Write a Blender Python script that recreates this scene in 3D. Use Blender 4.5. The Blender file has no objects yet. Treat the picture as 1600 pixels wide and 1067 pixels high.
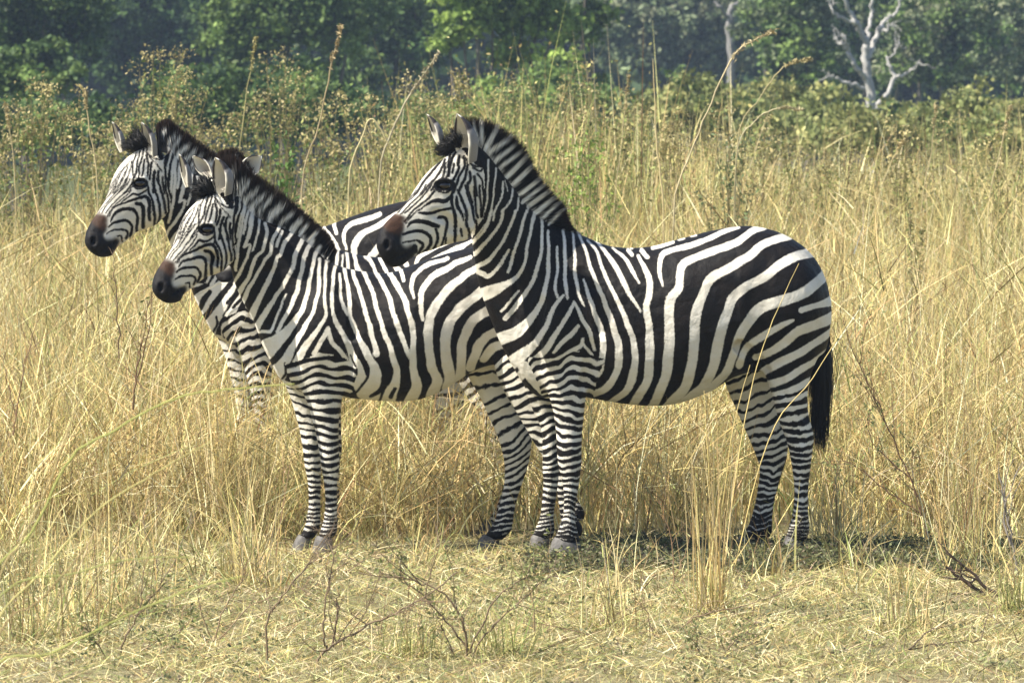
import bpy, math, random
import numpy as np
import openvdb as vdb
from mathutils import Vector

# ------------------------------------------------------------------ camera, sky, sun, exposure
SC = bpy.context.scene
COL = SC.collection
F = 10140.0            # focal length in pixels of a 1600 px wide frame (a long telephoto)
H = 2.2                # eye height: standing in an open vehicle
HOR = 12.0             # row of the eye level
cam_d = bpy.data.cameras.new("camera")
cam_d.sensor_width = 36.0
cam_d.lens = 36.0 * F / 1600.0
cam_d.shift_y = -(533.5 - HOR) / 1600.0
cam_d.clip_start = 0.5
cam_d.clip_end = 2000.0
cam_d.dof.use_dof = True
cam_d.dof.focus_distance = 26.1
cam_d.dof.aperture_fstop = 15.0
cam = bpy.data.objects.new("camera", cam_d)
cam.location = (0, 0, H)
cam.rotation_euler = (math.radians(90), 0, 0)
COL.objects.link(cam)
SC.camera = cam

SUN_EL, SUN_AZ = 50.0, 18.0      # elevation; degrees the sun stands on the camera's side of due left
world = bpy.data.worlds.new("World")
SC.world = world
world.use_nodes = True
wn = world.node_tree.nodes
sky = wn.new('ShaderNodeTexSky')
sky.sky_type = 'NISHITA'
sky.sun_disc = False
sky.sun_elevation = math.radians(SUN_EL)
sky.sun_rotation = math.radians(270 - SUN_AZ)
wn['Background'].inputs[1].default_value = 0.085
world.node_tree.links.new(sky.outputs[0], wn['Background'].inputs[0])

sun_d = bpy.data.lights.new("sun", 'SUN')
sun_d.energy = 5.0
sun_d.angle = math.radians(0.5)
sun_d.color = (1.0, 0.935, 0.81)
sun = bpy.data.objects.new("sun", sun_d)
e_, b_ = math.radians(SUN_EL), math.radians(SUN_AZ)
SDIR = Vector((-math.cos(e_) * math.cos(b_), -math.cos(e_) * math.sin(b_), math.sin(e_)))
sun.rotation_euler = SDIR.to_track_quat('Z', 'Y').to_euler()
COL.objects.link(sun)

SC.view_settings.view_transform = 'Standard'
SC.view_settings.look = 'None'
SC.view_settings.exposure = 1.06
SC.view_settings.gamma = 1.0
SC.cycles.use_denoising = True
SC.cycles.max_bounces = 6
SC.cycles.diffuse_bounces = 3
SC.cycles.transparent_max_bounces = 6
SC.cycles.volume_bounces = 0

R = np.random.default_rng(7)
random.seed(7)

# ------------------------------------------------------------------ helpers
def P(px, py, D):
    """point at distance D whose photograph position is px, py"""
    return np.array(((px - 800.0) * D / F, D, H - (py - HOR) * D / F))

def tag(o, label=None, cat=None, group=None, kind=None):
    if label: o['label'] = label
    if cat: o['category'] = cat
    if group: o['group'] = group
    if kind: o['kind'] = kind
    return o

def empty(name, loc):
    o = bpy.data.objects.new(name, None)
    o.empty_display_size = 0.1
    o.location = loc
    COL.objects.link(o)
    return o

def mesh_np(name, verts, faces, mat, parent=None, attrs=None, smooth=True, origin=None):
    """verts (n,3); faces (m,3|4) or list of such arrays; attrs {name: (n,) or (n,3)}"""
    if not isinstance(faces, (list, tuple)): faces = [faces]
    faces = [np.asarray(f, dtype=np.int32) for f in faces if len(f)]
    verts = np.asarray(verts, dtype=np.float64)
    if origin is not None: verts = verts - np.asarray(origin)
    me = bpy.data.meshes.new(name)
    me.vertices.add(len(verts))
    me.vertices.foreach_set('co', verts.astype(np.float32).ravel())
    nl = sum(f.size for f in faces); nf = sum(len(f) for f in faces)
    me.loops.add(nl); me.polygons.add(nf)
    me.loops.foreach_set('vertex_index', np.concatenate([f.ravel() for f in faces]))
    tot = np.concatenate([np.full(len(f), f.shape[1], dtype=np.int32) for f in faces])
    st = np.concatenate([[0], np.cumsum(tot)[:-1]]).astype(np.int32)
    me.polygons.foreach_set('loop_start', st)
    me.update(calc_edges=True)
    if smooth: me.polygons.foreach_set('use_smooth', np.ones(nf, dtype=bool))
    for k, a in (attrs or {}).items():
        a = np.asarray(a, dtype=np.float32)
        if a.ndim == 1:
            at = me.attributes.new(k, 'FLOAT', 'POINT'); at.data.foreach_set('value', a)
        else:
            at = me.attributes.new(k, 'FLOAT_COLOR', 'POINT')
            c = np.ones((len(a), 4), dtype=np.float32); c[:, :3] = a
            at.data.foreach_set('color', c.ravel())
    me.materials.append(mat)
    o = bpy.data.objects.new(name, me)
    COL.objects.link(o)
    if parent is not None: o.parent = parent
    return o

class NT:
    """small node-tree writer"""
    def __init__(s, name):
        s.m = bpy.data.materials.new(name); s.m.use_nodes = True
        s.t = s.m.node_tree; s.t.nodes.clear()
        s.out = s.n('ShaderNodeOutputMaterial')
    def n(s, typ, ins=None, **props):
        nd = s.t.nodes.new(typ)
        for k, v in props.items(): setattr(nd, k, v)
        for k, v in (ins or {}).items(): s.set(nd.inputs[k], v)
        return nd
    def set(s, sock, v):
        if hasattr(v, 'bl_idname') and hasattr(v, 'is_output'): s.t.links.new(v, sock)
        elif isinstance(v, (tuple, list)) and len(v) == 3 and sock.type == 'RGBA': sock.default_value = (*v, 1)
        else: sock.default_value = v
    def mix(s, f, a, b, blend='MIX'):
        nd = s.n('ShaderNodeMix', data_type='RGBA', blend_type=blend)
        s.set(nd.inputs[0], f); s.set(nd.inputs[6], a); s.set(nd.inputs[7], b)
        return nd.outputs[2]
    def math(s, op, a, b=0.0, clamp=False):
        nd = s.n('ShaderNodeMath', operation=op, use_clamp=clamp)
        s.set(nd.inputs[0], a); s.set(nd.inputs[1], b); return nd.outputs[0]
    def noise(s, scale, detail=3, rough=.55, vec=None, dist=0.0):
        nd = s.n('ShaderNodeTexNoise', {'Scale': scale, 'Detail': detail, 'Roughness': rough, 'Distortion': dist})
        if vec is None: vec = s.n('ShaderNodeTexCoord').outputs['Object']
        s.set(nd.inputs['Vector'], vec); return nd.outputs['Fac']
    def ramp(s, f, stops):
        nd = s.n('ShaderNodeValToRGB'); cr = nd.color_ramp
        while len(cr.elements) < len(stops): cr.elements.new(.5)
        for e, (p, c) in zip(cr.elements, stops):
            e.position = p; e.color = (*c, 1) if len(c) == 3 else c
        s.set(nd.inputs[0], f); return nd.outputs[0]
    def attr(s, name):
        return s.n('ShaderNodeAttribute', attribute_name=name)
    def rng(s, v, a, b, c=0.0, d=1.0):
        nd = s.n('ShaderNodeMapRange', {'From Min': a, 'From Max': b, 'To Min': c, 'To Max': d}); s.set(nd.inputs[0], v)
        return nd.outputs[0]
    def bsdf(s, col, rough=.7, spec=.3, bump=None, bstr=.3, bdist=.01, **kw):
        p = s.n('ShaderNodeBsdfPrincipled', {'Base Color': col, 'Roughness': rough, 'Specular IOR Level': spec, **kw})
        if bump is not None:
            b = s.n('ShaderNodeBump', {'Strength': bstr, 'Distance': bdist, 'Height': bump})
            s.t.links.new(b.outputs[0], p.inputs['Normal'])
        return p.outputs[0]
    def done(s, sh):
        s.t.links.new(sh, s.out.inputs[0]); return s.m

def leafy(name, attr='tint', trans=.35, rough=.75, spec=.15, tcol=1.0):
    """two-sided plant matter: colour from the per-blade tint, some light passing through"""
    n = NT(name)
    c = n.attr(attr).outputs['Color']
    d = n.bsdf(c, rough, spec)
    t = n.n('ShaderNodeBsdfTranslucent', {'Color': c})
    mx = n.n('ShaderNodeMixShader', {0: trans}); n.t.links.new(d, mx.inputs[1]); n.t.links.new(t.outputs[0], mx.inputs[2])
    return n.done(mx.outputs[0])

def sines(p, n, wl, seed):
    """smooth pseudo-noise in about -1..1 at points p with typical wavelength wl"""
    r = np.random.default_rng(seed); out = np.zeros(len(p))
    for _ in range(n):
        k = r.normal(size=p.shape[1]); k /= np.linalg.norm(k)
        out += np.sin(p @ k * (2 * math.pi / (wl * r.uniform(.6, 1.7))) + r.uniform(0, 6.28))
    return out / math.sqrt(n) / 1.2
# ------------------------------------------------------------------ zebra: lofted masses blended into one skin
def catmull(A, sub):
    A = np.asarray(A, float); n = len(A); out = []
    for i in range(n - 1):
        p0, p1, p2, p3 = A[max(i - 1, 0)], A[i], A[i + 1], A[min(i + 2, n - 1)]
        for j in range(sub):
            t = j / sub
            out.append(.5 * (2 * p1 + (p2 - p0) * t + (2 * p0 - 5 * p1 + 4 * p2 - p3) * t * t + (3 * p1 - p0 - 3 * p2 + p3) * t ** 3))
    out.append(A[-1]); return np.array(out)

def loft(rings, sub=6, seg=36):
    """rings of (centre, half-axis u, half-axis v, squareness) -> closed surface"""
    A = np.array([np.concatenate([c, u, v, [p]]) for c, u, v, p in rings])
    A = catmull(A, sub); n = len(A)
    th = np.linspace(0, 2 * math.pi, seg, endpoint=False)
    V = []
    for a in A:
        p = 2.0 / a[9]
        cu = np.sign(np.cos(th)) * np.abs(np.cos(th)) ** p; sv = np.sign(np.sin(th)) * np.abs(np.sin(th)) ** p
        V.append(a[:3] + cu[:, None] * a[3:6] + sv[:, None] * a[6:9])
    V = np.concatenate(V)
    i = np.arange(n - 1)[:, None] * seg; k = np.arange(seg)[None]; k2 = (k + 1) % seg
    Q = np.stack([i + k, i + k2, i + seg + k2, i + seg + k], -1).reshape(-1, 4)
    V = np.concatenate([V, A[:1, :3], A[-1:, :3]])
    a, b = len(V) - 2, len(V) - 1; k = np.arange(seg); k2 = (k + 1) % seg
    T = np.concatenate([np.stack([np.full(seg, a), k2, k], -1), np.stack([np.full(seg, b), (n - 1) * seg + k, (n - 1) * seg + k2], -1)])
    return V, Q, T

def ellipsoid(c, r, n=20):
    rings = []
    for t in np.linspace(-.995, .995, 9):
        s = math.sqrt(1 - t * t)
        rings.append((np.array(c) + np.array((0, 0, r[2] * t)), np.array((r[0] * s, 0, 0)), np.array((0, r[1] * s, 0)), 2.0))
    return loft(rings, 3, n)

class Skin:
    """union of soft masses on a distance grid"""
    BW = 8
    def __init__(s, lo, hi, vox):
        s.v = vox; s.lo = np.floor(np.asarray(lo) / vox).astype(int); s.hi = np.ceil(np.asarray(hi) / vox).astype(int)
        s.g = np.full(s.hi - s.lo, s.BW * vox, dtype=np.float32)
        s.tr = vdb.createLinearTransform(vox)
    def _sdf(s, VQT):
        V, Q, T = VQT
        g = vdb.FloatGrid.createLevelSetFromPolygons(np.ascontiguousarray(V, dtype=np.float32), triangles=np.ascontiguousarray(T, dtype=np.uint32),
                                                     quads=np.ascontiguousarray(Q, dtype=np.uint32), transform=s.tr, halfWidth=s.BW)
        lo = np.floor(V.min(0) / s.v).astype(int) - s.BW - 1; hi = np.ceil(V.max(0) / s.v).astype(int) + s.BW + 2
        lo = np.maximum(lo, s.lo); hi = np.minimum(hi, s.hi)
        a = np.zeros(hi - lo, dtype=np.float32); g.copyToArray(a, ijk=tuple(int(x) for x in lo))
        l = lo - s.lo; h = hi - s.lo
        return a, (slice(l[0], h[0]), slice(l[1], h[1]), slice(l[2], h[2]))
    def add(s, VQT, k=.03):
        a, sl = s._sdf(VQT); b = s.g[sl]
        h = np.maximum(k - np.abs(a - b), 0) / k
        s.g[sl] = np.minimum(a, b) - h * h * k / 4
    def cut(s, VQT, k=.008):
        a, sl = s._sdf(VQT); a = -a; b = s.g[sl]
        h = np.maximum(k - np.abs(a - b), 0) / k
        s.g[sl] = np.maximum(a, b) + h * h * k / 4
    def blur(s, times=1):
        for _ in range(times):
            for ax in range(3):
                s.g = .25 * np.roll(s.g, 1, ax) + .5 * s.g + .25 * np.roll(s.g, -1, ax)
    def mesh(s):
        g = vdb.FloatGrid(s.BW * s.v); g.transform = s.tr
        g.copyFromArray(s.g, ijk=tuple(int(x) for x in s.lo))
        pts, quads = g.convertToQuads(0.0)
        return np.asarray(pts, float), np.asarray(quads)[:, ::-1]
    def near(s, x, z):
        """nearest skin point to the camera at x, z"""
        i = int(round(x / s.v)) - s.lo[0]; k = int(round(z / s.v)) - s.lo[2]
        col = s.g[i, :, k]; j = np.argmax(col < 0)
        return (j + s.lo[1] - .5) * s.v

def seg_field(p, strokes):
    """signed stripe field: >0 pale, <0 dark. strokes: (sign, pts (n,2), half-widths (n,)) applied in order"""
    def dist(sel, pts, hw):
        q = p[sel]; best = np.full(len(q), 1e9)
        for a, b, wa, wb in zip(pts[:-1], pts[1:], hw[:-1], hw[1:]):
            d = b - a; L = max((d * d).sum(), 1e-9)
            t = np.clip(((q - a) @ d) / L, 0, 1)
            best = np.minimum(best, np.hypot(*(q - a - t[:, None] * d).T) - (wa + (wb - wa) * t))
        return best
    return dist

def smooth_poly(pts, w, sub=4):
    pts = np.asarray(pts, float)
    w = np.asarray(w, float).ravel()
    if len(w) == 1: w = np.full(len(pts), w[0])
    elif len(w) != len(pts): w = np.interp(np.linspace(0, 1, len(pts)), np.linspace(0, 1, len(w)), w)
    if len(pts) > 2:
        A = catmull(np.column_stack([pts, w]), sub); return A[:, :2], np.maximum(A[:, 2], .5)
    return pts, w

def inside(p, poly):
    poly = np.asarray(poly, float); x, y = p[:, 0], p[:, 1]; r = np.zeros(len(p), bool)
    a = poly; b = np.roll(poly, -1, 0)
    for (x1, y1), (x2, y2) in zip(a, b):
        c = ((y1 > y) != (y2 > y)) & (x < (x2 - x1) * (y - y1) / ((y2 - y1) or 1e-9) + x1)
        r ^= c
    return r

# traced coat: each entry (dark or pale, [(origin x, origin y, zoom)], strokes as "width(s) : x,y x,y ...")
def parse(block, ox, oy, f):
    out = []
    for line in block.strip().splitlines():
        line = line.strip()
        if not line: continue
        w, pts = line.split(':')
        pts = [tuple(float(v) for v in q.split(',')) for q in pts.split()]
        pts = [(ox + x / f, oy + y / f) for x, y in pts]
        w = [float(v) / f / 2 for v in w.split(',')]
        out.append((pts, w))
    return out
# ------------------------------------------------------------------ coat tracings (photograph rows and columns -> flank of the animal)
A_PALE = (parse('''
12: 165,0 150,60 118,135
14: 230,0 190,100 128,172
16,16,24: 285,0 270,60 220,140 150,215 128,232
16,16,26: 350,0 330,70 280,170 220,250 160,292
12,18,26: 320,205 280,270 215,345 175,332
14,14,16: 410,0 385,90 350,200 312,318
14,15,16,18,32,64: 455,0 430,100 410,200 395,285 352,352 285,392 215,428
12,15,14: 368,420 320,480 278,528
16,18,20,26: 490,60 490,180 470,290 430,390 370,480 298,565
14,18,22,32,54,64: 525,110 525,230 515,350 490,460 440,550 370,625 312,655
12,16,14: 570,190 570,300 558,400 572,452
14,20,24,34,58,66: 600,440 555,500 510,600 455,690 385,755 345,790
12,18,20,14: 600,110 610,200 612,300 615,400 622,455
14,24,30,34,46: 655,478 620,540 560,640 500,730 430,800 385,860
14,20,22,16: 655,470 700,560 740,640 762,725
16,24,24,16: 682,600 640,645 590,690 550,735
60,70: 395,815 470,900
16,24,26,40: 700,665 690,705 640,735 570,775 500,825 465,875
14,18: 700,690 748,755
10,16,18,10: 650,120 660,220 665,330 680,420 710,495
10,22,30,34,30: 705,360 735,440 775,560 805,640 810,720 790,830 740,900
12,18,22,32,40,36: 680,120 715,200 740,290 780,390 820,490 860,600 890,720 880,840 820,930 760,965
10,18,22,30,38,36: 730,160 780,220 810,310 860,420 900,500 940,600 970,700 970,830 940,930 880,990
8,20,26,20,8: 770,160 840,240 900,340 950,440 1005,525
8,18,20,10: 860,200 920,250 960,310 995,375
''', 700, 330, 3.335) + parse('''
16,34,38,28,44,46,44: 130,238 180,350 182,430 165,500 180,600 185,740 172,880 120,985
20: 75,212 95,235
22: 150,214 175,242
12: 92,202 98,204
12: 148,192 156,190
14,20,14: 205,202 260,185 312,172
18: 343,156 370,150
18: 408,138 430,132
10,24,26,26,26,20,8: 255,390 236,320 246,240 300,212 400,185 520,140 600,110 658,94
22,32,36,38,34,44,48,54,50,50: 790,96 720,112 640,168 540,205 440,240 362,278 342,330 336,400 292,460 284,540 288,650 280,760 268,870 225,980
32,38,42,44,44,48,52,52,54: 920,142 850,152 770,182 700,240 590,302 500,358 468,420 440,490 420,560 415,680 405,800 372,920 320,990
48,46,44,48,50,52,54,54: 1025,225 950,238 870,278 780,345 680,400 615,455 592,530 560,610 535,720 515,820 470,920 420,965
56,56,54,60,56,50,44,48: 1110,330 1060,368 980,428 880,465 790,492 730,532 690,590 650,665 620,760 588,850 530,915
30,50: 1058,490 1130,468
16,34,36,34,36: 928,570 870,595 790,642 720,690 680,742 655,812
56,50,44,44,36: 1120,560 1020,602 950,632 890,690 820,735 745,768
40,44,40: 1085,662 1000,720 920,768 840,808 785,855
34,40,40: 1040,788 960,842 880,888 805,915
34,38: 1010,896 930,940 830,975
34,38: 1010,990 920,1020 840,1035
''', 960, 330, 3.334) + parse('''
8: 690,410 692,480 690,570 672,650 645,705
10: 724,356 720,430 717,520 712,600 690,680 640,745
9: 763,405 757,500 745,600 735,670 695,735 640,805
10: 806,480 797,560 762,640 748,690
4: 818,475 828,530
10: 856,520 846,580 802,640
10: 890,570 885,620 871,645
9: 948,600 940,650
9: 990,650 975,705
14: 640,160 665,255
20: 682,140 688,260
26: 772,180 712,290
24: 845,240 730,312
22: 862,285 762,362
20: 895,322 792,395
26: 928,350 828,452
26: 965,395 868,490
22: 1003,470 900,552
20: 1030,500 912,596
22: 1058,535 945,620
24: 1090,570 985,658
16: 1115,598 1020,690
14: 1135,640 1060,722
''', 560, 150, 3.5575))
A_DARK = (parse('''
12,22,34,48,38,24: 600,312 690,240 760,190 830,175 920,190 1000,130 1030,20
14,30,34,32,30: 585,340 680,350 780,345 870,312 990,285
26,34,32,32,24: 1005,120 1012,220 1040,350 1050,470 1052,600 1045,700
14,30,44,46,46,34: 460,512 500,455 590,437 700,462 790,500 845,512
34,30,30,28,20: 850,410 920,410 950,470 940,560 920,640 875,745
24,34,38,34,26: 400,610 480,580 570,562 660,582 730,640 742,720 700,800 650,842
30,30,26: 808,550 832,620 822,700 775,795
16,24,30,28: 400,712 480,702 560,690 630,722 645,770 590,855
18: 940,650 930,722
50,40: 550,770 560,830
24,30,32,28,24: 1080,60 1130,160 1170,260 1190,380 1190,480 1220,560 1220,655
26,36,26,12: 1070,150 1082,250 1130,350 1147,432
20: 1118,540 1132,632
26,28,26,22: 1180,0 1220,130 1258,260 1290,400 1322,480 1312,585
18: 1210,40 1270,210
24,22: 1290,0 1300,200 1310,330 1345,405
22: 1350,0 1362,200 1382,390
30: 1420,60 1400,300 1395,390
12: 640,0 560,110 440,230 335,335
14: 690,0 600,130 480,250 370,360
15: 740,30 660,120 560,230 420,345
18: 800,60 720,150 620,240 500,340 420,450
10: 560,60 460,190 350,300
12: 600,300 510,370 440,470
''', 580, 290, 8.0) + parse('''
26: 900,620 820,720 740,820 650,930 590,1020 540,1080
22: 930,640 880,740 830,830 770,910 690,1000 620,1080
20: 760,950 690,1050
24: 925,680 903,800 875,880 800,960 760,1020
24: 995,590 962,700 958,800 925,880
24: 1060,560 1002,660 972,760 965,840
22: 1030,690 1010,795
30: 1100,600 1080,690 1092,740 1050,850 1020,900
28: 1150,620 1165,720 1112,820 1080,920 1040,1000
28: 1210,640 1200,760 1180,870 1130,960 1095,1060
28: 1240,790 1245,880 1205,960 1225,1080
26: 1290,850 1300,950 1325,1080
22,30,30,22: 800,945 860,892 960,885 1045,930
18: 1045,930 1060,980 1030,1060
20: 795,985 850,1030 940,1045 1010,1000
120: 850,960 990,960
20: 1150,600 1240,690 1330,735 1410,690
18: 1280,740 1360,790 1395,760
20: 1330,820 1380,900 1402,1064
''', 580, 170, 8.0))
A_MUZZLE = [(580 + x / 8, 290 + y / 8) for x, y in ((280, 340), (350, 375), (430, 395), (400, 450), (405, 520), (415, 570), (390, 640), (385, 720), (440, 755), (530, 735), (570, 770), (560, 840), (500, 960), (300, 1120), (-100, 1100), (-100, 400))]
A_BROWN = [(580 + x / 8, 290 + y / 8) for x, y in ((200, 320), (350, 355), (440, 400), (410, 560), (340, 610), (220, 590), (150, 520))]
A_HEAD = [(580 + x / 8, 170 + y / 8) for x, y in ((1060, 430), (1180, 560), (1300, 700), (1400, 760), (1420, 1000), (1400, 1340), (1270, 1610), (1230, 1650), (1000, 1720), (300, 2050), (-200, 1900), (-200, 1400), (500, 900))]

B_NECK = parse('''
12: 905,495 900,580 880,680 868,770
14: 948,530 935,620 908,720 890,800 855,880
10: 985,560 972,660 950,740 920,830
14: 1012,600 1022,660 1000,740 960,830 905,910 870,960
14: 1085,620 1052,690 1040,760 1008,830 960,900 915,965
10: 1100,640 1070,720
16: 1165,632 1112,700 1090,770 1050,850 1000,960 960,1040
18: 1205,680 1167,770 1150,830 1100,920 1040,1010 1000,1062
20: 1255,690 1218,770 1202,850 1170,960 1128,1062
18: 1290,730 1255,800 1242,900 1212,980 1190,1067
14: 1300,815 1290,950 1270,1067
14: 1330,835 1320,950 1318,1067
30: 1110,495 1040,562
16: 1160,545 1098,592
24: 1200,580 1150,632
18: 1230,608 1195,652
18: 1285,640 1235,695
''', 110, 170, 3.333)
B_NECK = [([q for q in pts if q[1] < 408], w) for pts, w in B_NECK]
B_PALE = (B_NECK + parse('''
10,12,14: 160,30 130,120 75,218
12,16,20: 182,100 155,180 95,285
14,14,22: 238,100 205,170 155,250 118,325
15,16,20,34: 298,100 268,185 215,290 170,385
17,18,18,26: 393,95 378,155 320,260 260,350 205,440
8,12,14: 350,288 300,400 268,482 222,488
17,18,16: 438,95 425,180 390,310 340,410 300,488
16,18,20,24,50,84: 490,110 470,230 440,350 380,450 310,525 245,580
14,16,18,26,50,76: 520,110 520,240 495,370 440,470 380,570 335,655 300,715
12,13,16,26,42,66: 555,110 550,280 556,400 500,490 440,580 400,670 405,760
15,16,18,26,46,70: 600,150 590,280 600,400 650,500 690,590 722,680 738,745
10,13,10: 628,185 640,320 672,398
14,16,20,28,56,80: 645,145 676,260 686,400 740,530 790,630 822,720 800,800
14,18,20,26: 690,160 740,290 782,430 828,605
15,18,22,28,60: 740,165 796,260 846,430 902,580 932,720 900,815
18,22,22,18: 815,180 880,280 930,430 985,580 1008,622
22,22,20: 574,468 532,540 495,598
18,18,20: 575,470 592,540 640,592 672,648
14,14: 500,600 590,612
40: 330,770 420,800
''', 344, 375, 3.38) + parse('''
16,20,22,22,34,44: 930,140 985,210 1020,300 1045,400 1045,500 1045,570 1060,640 1035,700
14: 985,132 1000,172
12,16,14,10: 1195,74 1120,100 1050,142 1036,200 1046,245
14,22,22,22,12: 1300,66 1200,112 1120,162 1080,230 1086,340
24,30,33,33,36,44: 1320,118 1240,172 1170,242 1120,330 1112,430 1125,540 1150,620 1130,680
36,38,38,40,46: 1365,205 1290,262 1230,320 1192,400 1190,500 1205,590 1200,660
38,36,36,40: 1410,290 1340,322 1290,380 1262,460 1258,560 1250,620
34,34,34: 1440,388 1370,420 1328,480 1300,565
34,34: 1460,450 1400,470 1360,520
34: 1500,150 1420,180 1380,205
36: 1560,200 1460,255 1400,295
36: 1600,280 1500,340 1430,390
''', 280, 380, 2.857) + parse('''
20: 1110,560 1060,760 1040,860
16: 1165,540 1142,700 1092,860 1062,1060
24: 1212,630 1182,760 1150,900 1120,1062
24: 1272,670 1242,840 1200,1000
18: 1320,690 1322,820 1292,960 1270,1062
34: 1100,160 1030,330
22: 1215,325 1090,462
32: 1305,325 1148,515
44: 1440,418 1208,592
40: 1505,488 1300,664
36: 1585,528 1398,725
''', 230, 240, 8.0))
for n_, k_ in ((1, 0), (3, 1), (4, 2), (6, 3), (7, 4), (8, 6), (9, 7), (10, 8), (11, 9)):   # join neck stripes to their run over the shoulder
    if B_NECK[n_][0]: B_PALE[len(B_NECK) + k_][0].insert(0, B_NECK[n_][0][-1])
B_PALE = [(p, w) for p, w in B_PALE if len(p) > 1]
B_DARK = (parse('''
12,20,26,28,22,18: 530,332 620,242 655,202 720,222 790,190 832,150
12,20,26,34,36,34,26: 380,482 420,420 480,372 580,340 660,300 760,260 820,252 862,300 872,400 880,540
36,40,36,30: 722,342 780,350 812,420 806,520 798,630
18,32,34,30,26: 400,532 450,470 550,432 650,418 712,432 742,500 732,600 720,682
18,30,30,30: 375,602 430,560 520,545 600,540 650,580 668,640 630,732
14,22,26,24: 340,692 420,652 500,650 570,660 602,700 580,762
18: 480,740 520,740 532,795
22,26,24: 842,100 852,200 902,290 922,400 937,500 925,600
20,26,22: 900,60 932,180 972,280 987,400 992,500 972,585
22,24,20: 960,0 992,100 1012,200 1042,330 1052,455
20: 1040,60 1062,160 1082,300 1092,435
20: 1100,0 1097,120 1112,225
12: 600,0 560,60 480,170 400,280 330,370 285,445
10: 550,0 470,130 370,270 280,390 245,445
9: 500,0 430,110 330,250 235,390
13: 640,60 600,130 520,222 430,330 335,455
12: 620,140 580,222 500,312 410,412 355,485
''', 230, 350, 8.0) + parse('''
18: 700,560 662,660 642,760 640,900 602,960 540,1070
13: 640,640 612,740 572,860 522,960 470,1070
11: 590,680 545,800 470,960 420,1060
20: 750,540 722,660 702,760 662,860
20: 800,520 780,640 742,740 722,860 700,890
22: 820,640 802,760 772,850
22: 842,590 872,720 852,850
24: 912,700 900,800 872,890
30: 952,800 922,900 905,1070
13: 840,520 900,640 980,730 1042,800
24: 1000,800 982,900 1002,1070
20: 1042,860 1032,960 1042,1070
24: 1110,560 1085,800 1080,900 1062,1010
26: 650,930 720,890 800,895 835,930
20: 645,960 700,1005 780,1005 830,960
100: 700,945 790,950
16: 840,560 940,640 1040,680 1110,640
''', 230, 240, 8.0))
B_DARK += parse('''
9,11,9: 340,655 346,700 318,742
7,8: 375,675 381,772
8,7: 414,735 424,650
6,8,6: 690,610 720,710 668,790
9,11,9: 770,640 782,720 705,822
12,24,14: 862,720 850,790 790,835
16,22: 922,790 900,838
''', 344, 375, 3.38) + parse('''
9: 470,780 420,900 395,1070
8: 530,715 450,860 408,1070
8: 610,640 505,770 440,900
8: 440,1060 480,900 570,740
7: 430,840 392,960 372,1070
''', 230, 240, 8.0) + parse('''
8: 450,0 380,150 290,320 205,445
8: 412,0 335,180 215,405
7: 395,0 310,200 200,400
''', 230, 350, 8.0)
C_DARK = parse('''
40,60: 580,835 700,785
50,80,60: 640,1070 700,970 775,880
50,66: 925,885 1050,750
40,50: 995,985 1120,850
40,50: 1065,1055 1185,920
24,30: 495,950 565,1070
''', 230 + 105, 350 + 72, 8.0)
B_MUZZLE = [(230 + x / 8, 350 + y / 8) for x, y in ((160, 440), (250, 460), (340, 475), (355, 560), (345, 640), (310, 700), (330, 770), (420, 770), (480, 760), (510, 800), (460, 870), (440, 960), (380, 1080), (0, 1080), (-60, 500))]
B_BROWN = [(230 + x / 8, 350 + y / 8) for x, y in ((170, 420), (280, 450), (350, 480), (360, 600), (300, 640), (200, 580), (130, 540))]
B_HEAD = [(230 + x / 8, 240 + y / 8) for x, y in ((760, 420), (840, 440), (960, 580), (1060, 700), (1110, 760), (1090, 1000), (1120, 1260), (1000, 1450), (850, 1530), (400, 1960), (-100, 1860), (-100, 1200), (300, 800), (560, 560))]

def carry_on(strokes, first, last, L):
    """let stripes that reach the outline run on round the body"""
    out = []
    for pts, w in strokes:
        pts = [np.array(p) for p in pts]; w = list(w)
        if len(pts) > 1 and len(w) > 1 and len(w) != len(pts):
            w = list(np.interp(np.linspace(0, 1, len(pts)), np.linspace(0, 1, len(w)), w))
        if last(*pts[-1]):
            d = pts[-1] - pts[-2]; pts.append(pts[-1] + d / np.linalg.norm(d) * L)
            if len(w) > 1: w.append(w[-1])
        if first(*pts[0]):
            d = pts[0] - pts[1]; pts.insert(0, pts[0] + d / np.linalg.norm(d) * L)
            if len(w) > 1: w.insert(0, w[0])
        out.append((pts, w))
    return out
chest = lambda tr: (lambda x, y: x < np.interp(y, [r[1][1] for r in tr[:8]], [r[1][0] for r in tr[:8]]) + 16)
A_CHEST = [(716, 296), (731, 340), (737, 372), (740, 402), (747, 440), (763, 490), (792, 556), (838, 618)]
B_CHEST = [(346, 360), (356, 398), (362, 425), (368, 446), (380, 472), (397, 505), (415, 550), (448, 602)]
def by_chest(line, m=17): return lambda x, y: y > line[1][1] and y < 640 and x < np.interp(y, [b for _, b in line], [a for a, _ in line]) + m
A_PALE = carry_on(A_PALE, lambda x, y: x > 1262 and y > 380 or (x > 1190 and y < 385), lambda x, y: by_chest(A_CHEST)(x, y) or (900 < x < 1150 and y > 590) or (x > 1280 and y > 400), 26)
B_PALE = carry_on(B_PALE, lambda x, y: False, lambda x, y: by_chest(B_CHEST)(x, y) or (500 < x < 745 and y > 580), 22)
A_PALE = [(p, [v * 1.0 for v in w]) for p, w in A_PALE]
B_PALE = [(p, [v * 1.14 + .1 for v in w]) for p, w in B_PALE]
A_DARK = [(p, [v * 1.12 + .45 for v in w]) for p, w in A_DARK]
B_DARK = [(p, [v * 1.08 + .4 for v in w]) for p, w in B_DARK]
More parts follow.
